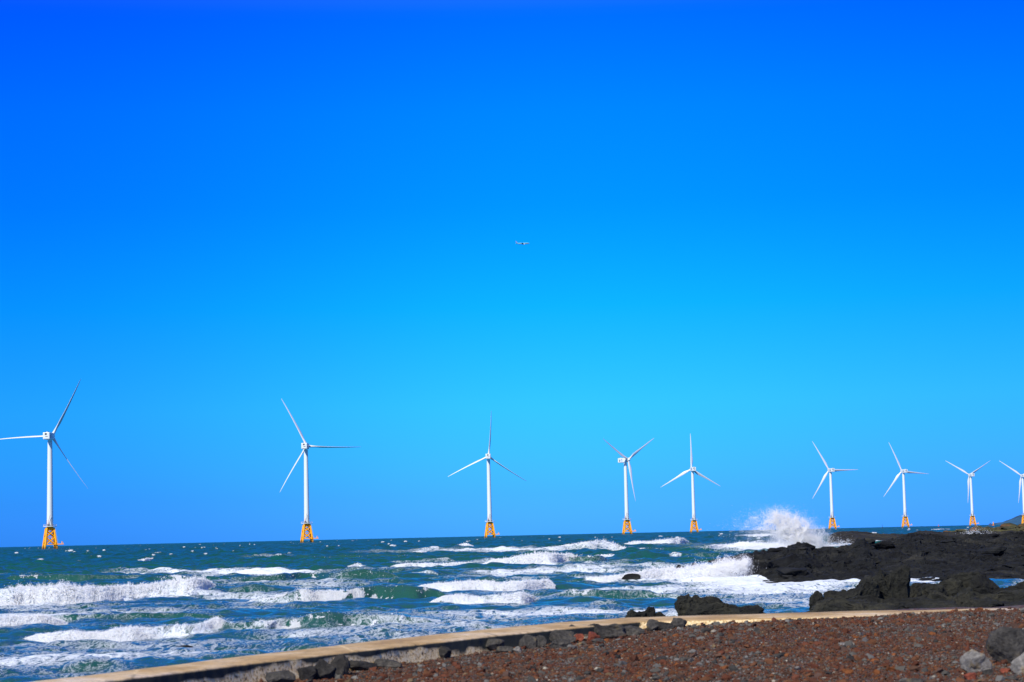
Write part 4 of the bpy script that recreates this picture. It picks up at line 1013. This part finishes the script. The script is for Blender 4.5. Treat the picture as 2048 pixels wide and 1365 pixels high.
for i, (bx, hp, yaw, rot, pit, lb) in enumerate(TUR):
    r0 = proto if i == 0 else copy_tree(proto)
    Y = HUB*FPX/hp; d_ = ray(bx, level_py(bx)); X = d_[0]/d_[1]*Y
    r0.location = (X, Y, float(curv(X, Y)))
    az = math.atan2(X, Y)
    r0.rotation_euler = (0, 0, -az)
    tag(r0, lb, 'wind turbine', TG)
    kids = list(r0.children)
    nb_ = 0
    Mn = Matrix.Translation((0, 0, HUB)) @ Matrix.Rotation(-math.radians(yaw), 4, 'Z')
    Mh = Mn @ Matrix.Rotation(math.radians(5), 4, 'X')
    for c_ in kids:
        nm = c_.name.split('.')[0]
        if nm == 'nacelle': c_.matrix_local = Mn
        elif nm == 'hub': c_.matrix_local = Mh
        elif nm == 'blade':
            th = math.radians(rot+120*nb_); nb_ += 1
            c_.matrix_local = Mh @ Matrix.Translation((0, 4.8, 0)) @ Matrix.Rotation(th, 4, 'Y') @ Matrix.Rotation(math.radians(-2.5), 4, 'X') @ Matrix.Rotation(math.radians(pit), 4, 'Z')

# ------------------------------------------------------------------ airliner
def airliner():
    root = bpy.data.objects.new('airliner', None); COL.objects.link(root)
    L = 39.; r = 2.0
    st = [(-19.5, .25, 1.1), (-17, .75, .8), (-13, 1.5, .35), (-9, 2.0, 0), (11, 2.0, 0), (14.5, 1.85, -.05), (17, 1.35, -.2), (18.8, .7, -.4), (19.5, .15, -.5)]
    n_ = 24
    rings = [[(x_, rr*math.cos(2*math.pi*k/n_), zc+rr*math.sin(2*math.pi*k/n_)) for k in range(n_)] for x_, rr, zc in st]
    me = MB().loft(rings).mesh('fuselage', M['plane_low'], True); me.materials.append(M['plane_top'])
    for p in me.polygons:
        if p.center[2] > .35: p.material_index = 1
    link('fuselage', me, root)
    def slab(name, pts, th, mat, vert=False):
        b_ = MB(); lo = [(x_, y_-(th/2 if vert else 0), z_-(0 if vert else th/2)) for x_, y_, z_ in pts]; hi = [(x_, y_+(th/2 if vert else 0), z_+(0 if vert else th/2)) for x_, y_, z_ in pts]
        b_.loft([lo, hi]); return link(name, b_.mesh(name, mat), root)
    for s in (-1, 1):
        slab('wing', [(4.5, s*1.6, -1), (-1.8, s*1.6, -1), (-3.4, s*6, -.5), (-6.6, s*17, .9), (-5.2, s*17, .9)], .35, M['plane_wing'])
        slab('tailplane', [(-14, s*.6, .7), (-17.2, s*.6, .7), (-18.8, s*6, 1.2), (-17.4, s*6, 1.2)], .2, M['plane_wing'])
        en = MB().tube((4.6, s*5.6, -2.1), (1., s*5.6, -2.), 1.05, .75, 16)
        link('engine', en.mesh('engine', M['plane_white'], True), root)
    slab('tail_fin', [(-13, 0, 1.6), (-17.4, 0, 1.6), (-19.6, 0, 7.2), (-17.6, 0, 7.2)], .3, M['plane_wing'], True)
    Yp = 5400.; c_ = aty(1045, 487.5, Yp)
    root.location = tuple(c_)
    root.rotation_euler = (math.radians(3), math.radians(-2.0), math.radians(12))
    tag(root, 'small airliner flying to the right high in the blue sky', 'airplane')
airliner()

# ------------------------------------------------------------------ far things by the horizon
def far_rock(name, px0, px1, pyt, Y, mat, label, cat, seed, kind=None, pts=None):
    a = aty(px0, level_py(px0), Y); c_ = aty(px1, level_py(px1), Y)
    n_ = 140; xs = np.linspace(a[0], c_[0], n_); ys = np.linspace(-1, 1, 40)*(c_[0]-a[0])*.35
    prof = np.interp(np.linspace(px0, px1, n_), [p_[0] for p_ in pts], [EYE-(p_[1]-level_py(p_[0]))*Y/FPX for p_ in pts])
    Xf, Yf = np.meshgrid(xs, ys); H = np.tile(prof, 40)*np.sqrt(np.clip(1-np.square(Yf.ravel()/ys[-1]), 0, 1))
    sc_ = (c_[0]-a[0])/12
    q_ = np.stack([Xf.ravel()/sc_, Yf.ravel()/sc_, Xf.ravel()*0], 1)
    H = H*(1+fbm(q_, 5, seed, .6)*.22)-.4+curv(Xf.ravel(), Y)
    o = world_obj(name, np.stack([Xf.ravel(), Yf.ravel()+Y, H], 1), grid_faces(40, n_), mat, ((a[0]+c_[0])/2, Y, 0), True)
    if kind: o['kind'] = kind
    else: tag(o, label, cat)
    return o
far_rock('hills', 1998, 2400, 0, 5200, M['hill'], None, None, 5, 'structure', [(1998,1051),(2005,1048),(2008,1044),(2013,1042.5),(2020,1041.5),(2024,1043.5),(2031,1039),(2038,1035),(2046,1031),(2080,1018),(2160,1000),(2280,1012),(2400,1040)])
far_rock('rock_islet', 1974, 1986, 0, 2900, M['islet'], 'tiny blue-grey rock islet on the horizon beside the orange beacon', 'islet', 6, None, [(1974,1051),(1978,1048),(1980,1045),(1982,1046),(1985,1049),(1986,1051)])
def beacon(bx, Y, hgt, w, mats, label, cat, name):
    d_ = ray(bx, level_py(bx)); X = d_[0]/d_[1]*Y
    root = bpy.data.objects.new(name, None); COL.objects.link(root); root.location = (X, Y, float(curv(X, Y)))
    link('float_base', MB().lathe([(w*.9, -1), (w, .3), (w*.8, hgt*.18), (w*.4, hgt*.22)], 14).mesh('float_base', mats[0]), root)
    b_ = MB().lathe([(w*.42, hgt*.2), (w*.22, hgt*.8), (w*.34, hgt*.82), (w*.34, hgt*.95), (.1, hgt)], 10); link('mast', b_.mesh('mast', mats[1]), root)
    tag(root, label, cat)
beacon(1986.5, 2700, 5.2, 2.0, (M['orange'], M['yellow']), 'orange beacon tower on the horizon just right of the rock islet', 'beacon', 'beacon')
beacon(1764.5, 2600, 5.0, .7, (M['dark'], M['dark']), 'thin dark marker buoy on the horizon left of a turbine', 'buoy', 'marker_buoy')
beacon(1877, 3000, 3.5, 1.4, (M['orange'], M['orange']), 'tiny orange buoy on the horizon left of the V-bladed turbine', 'buoy', 'marker_buoy')
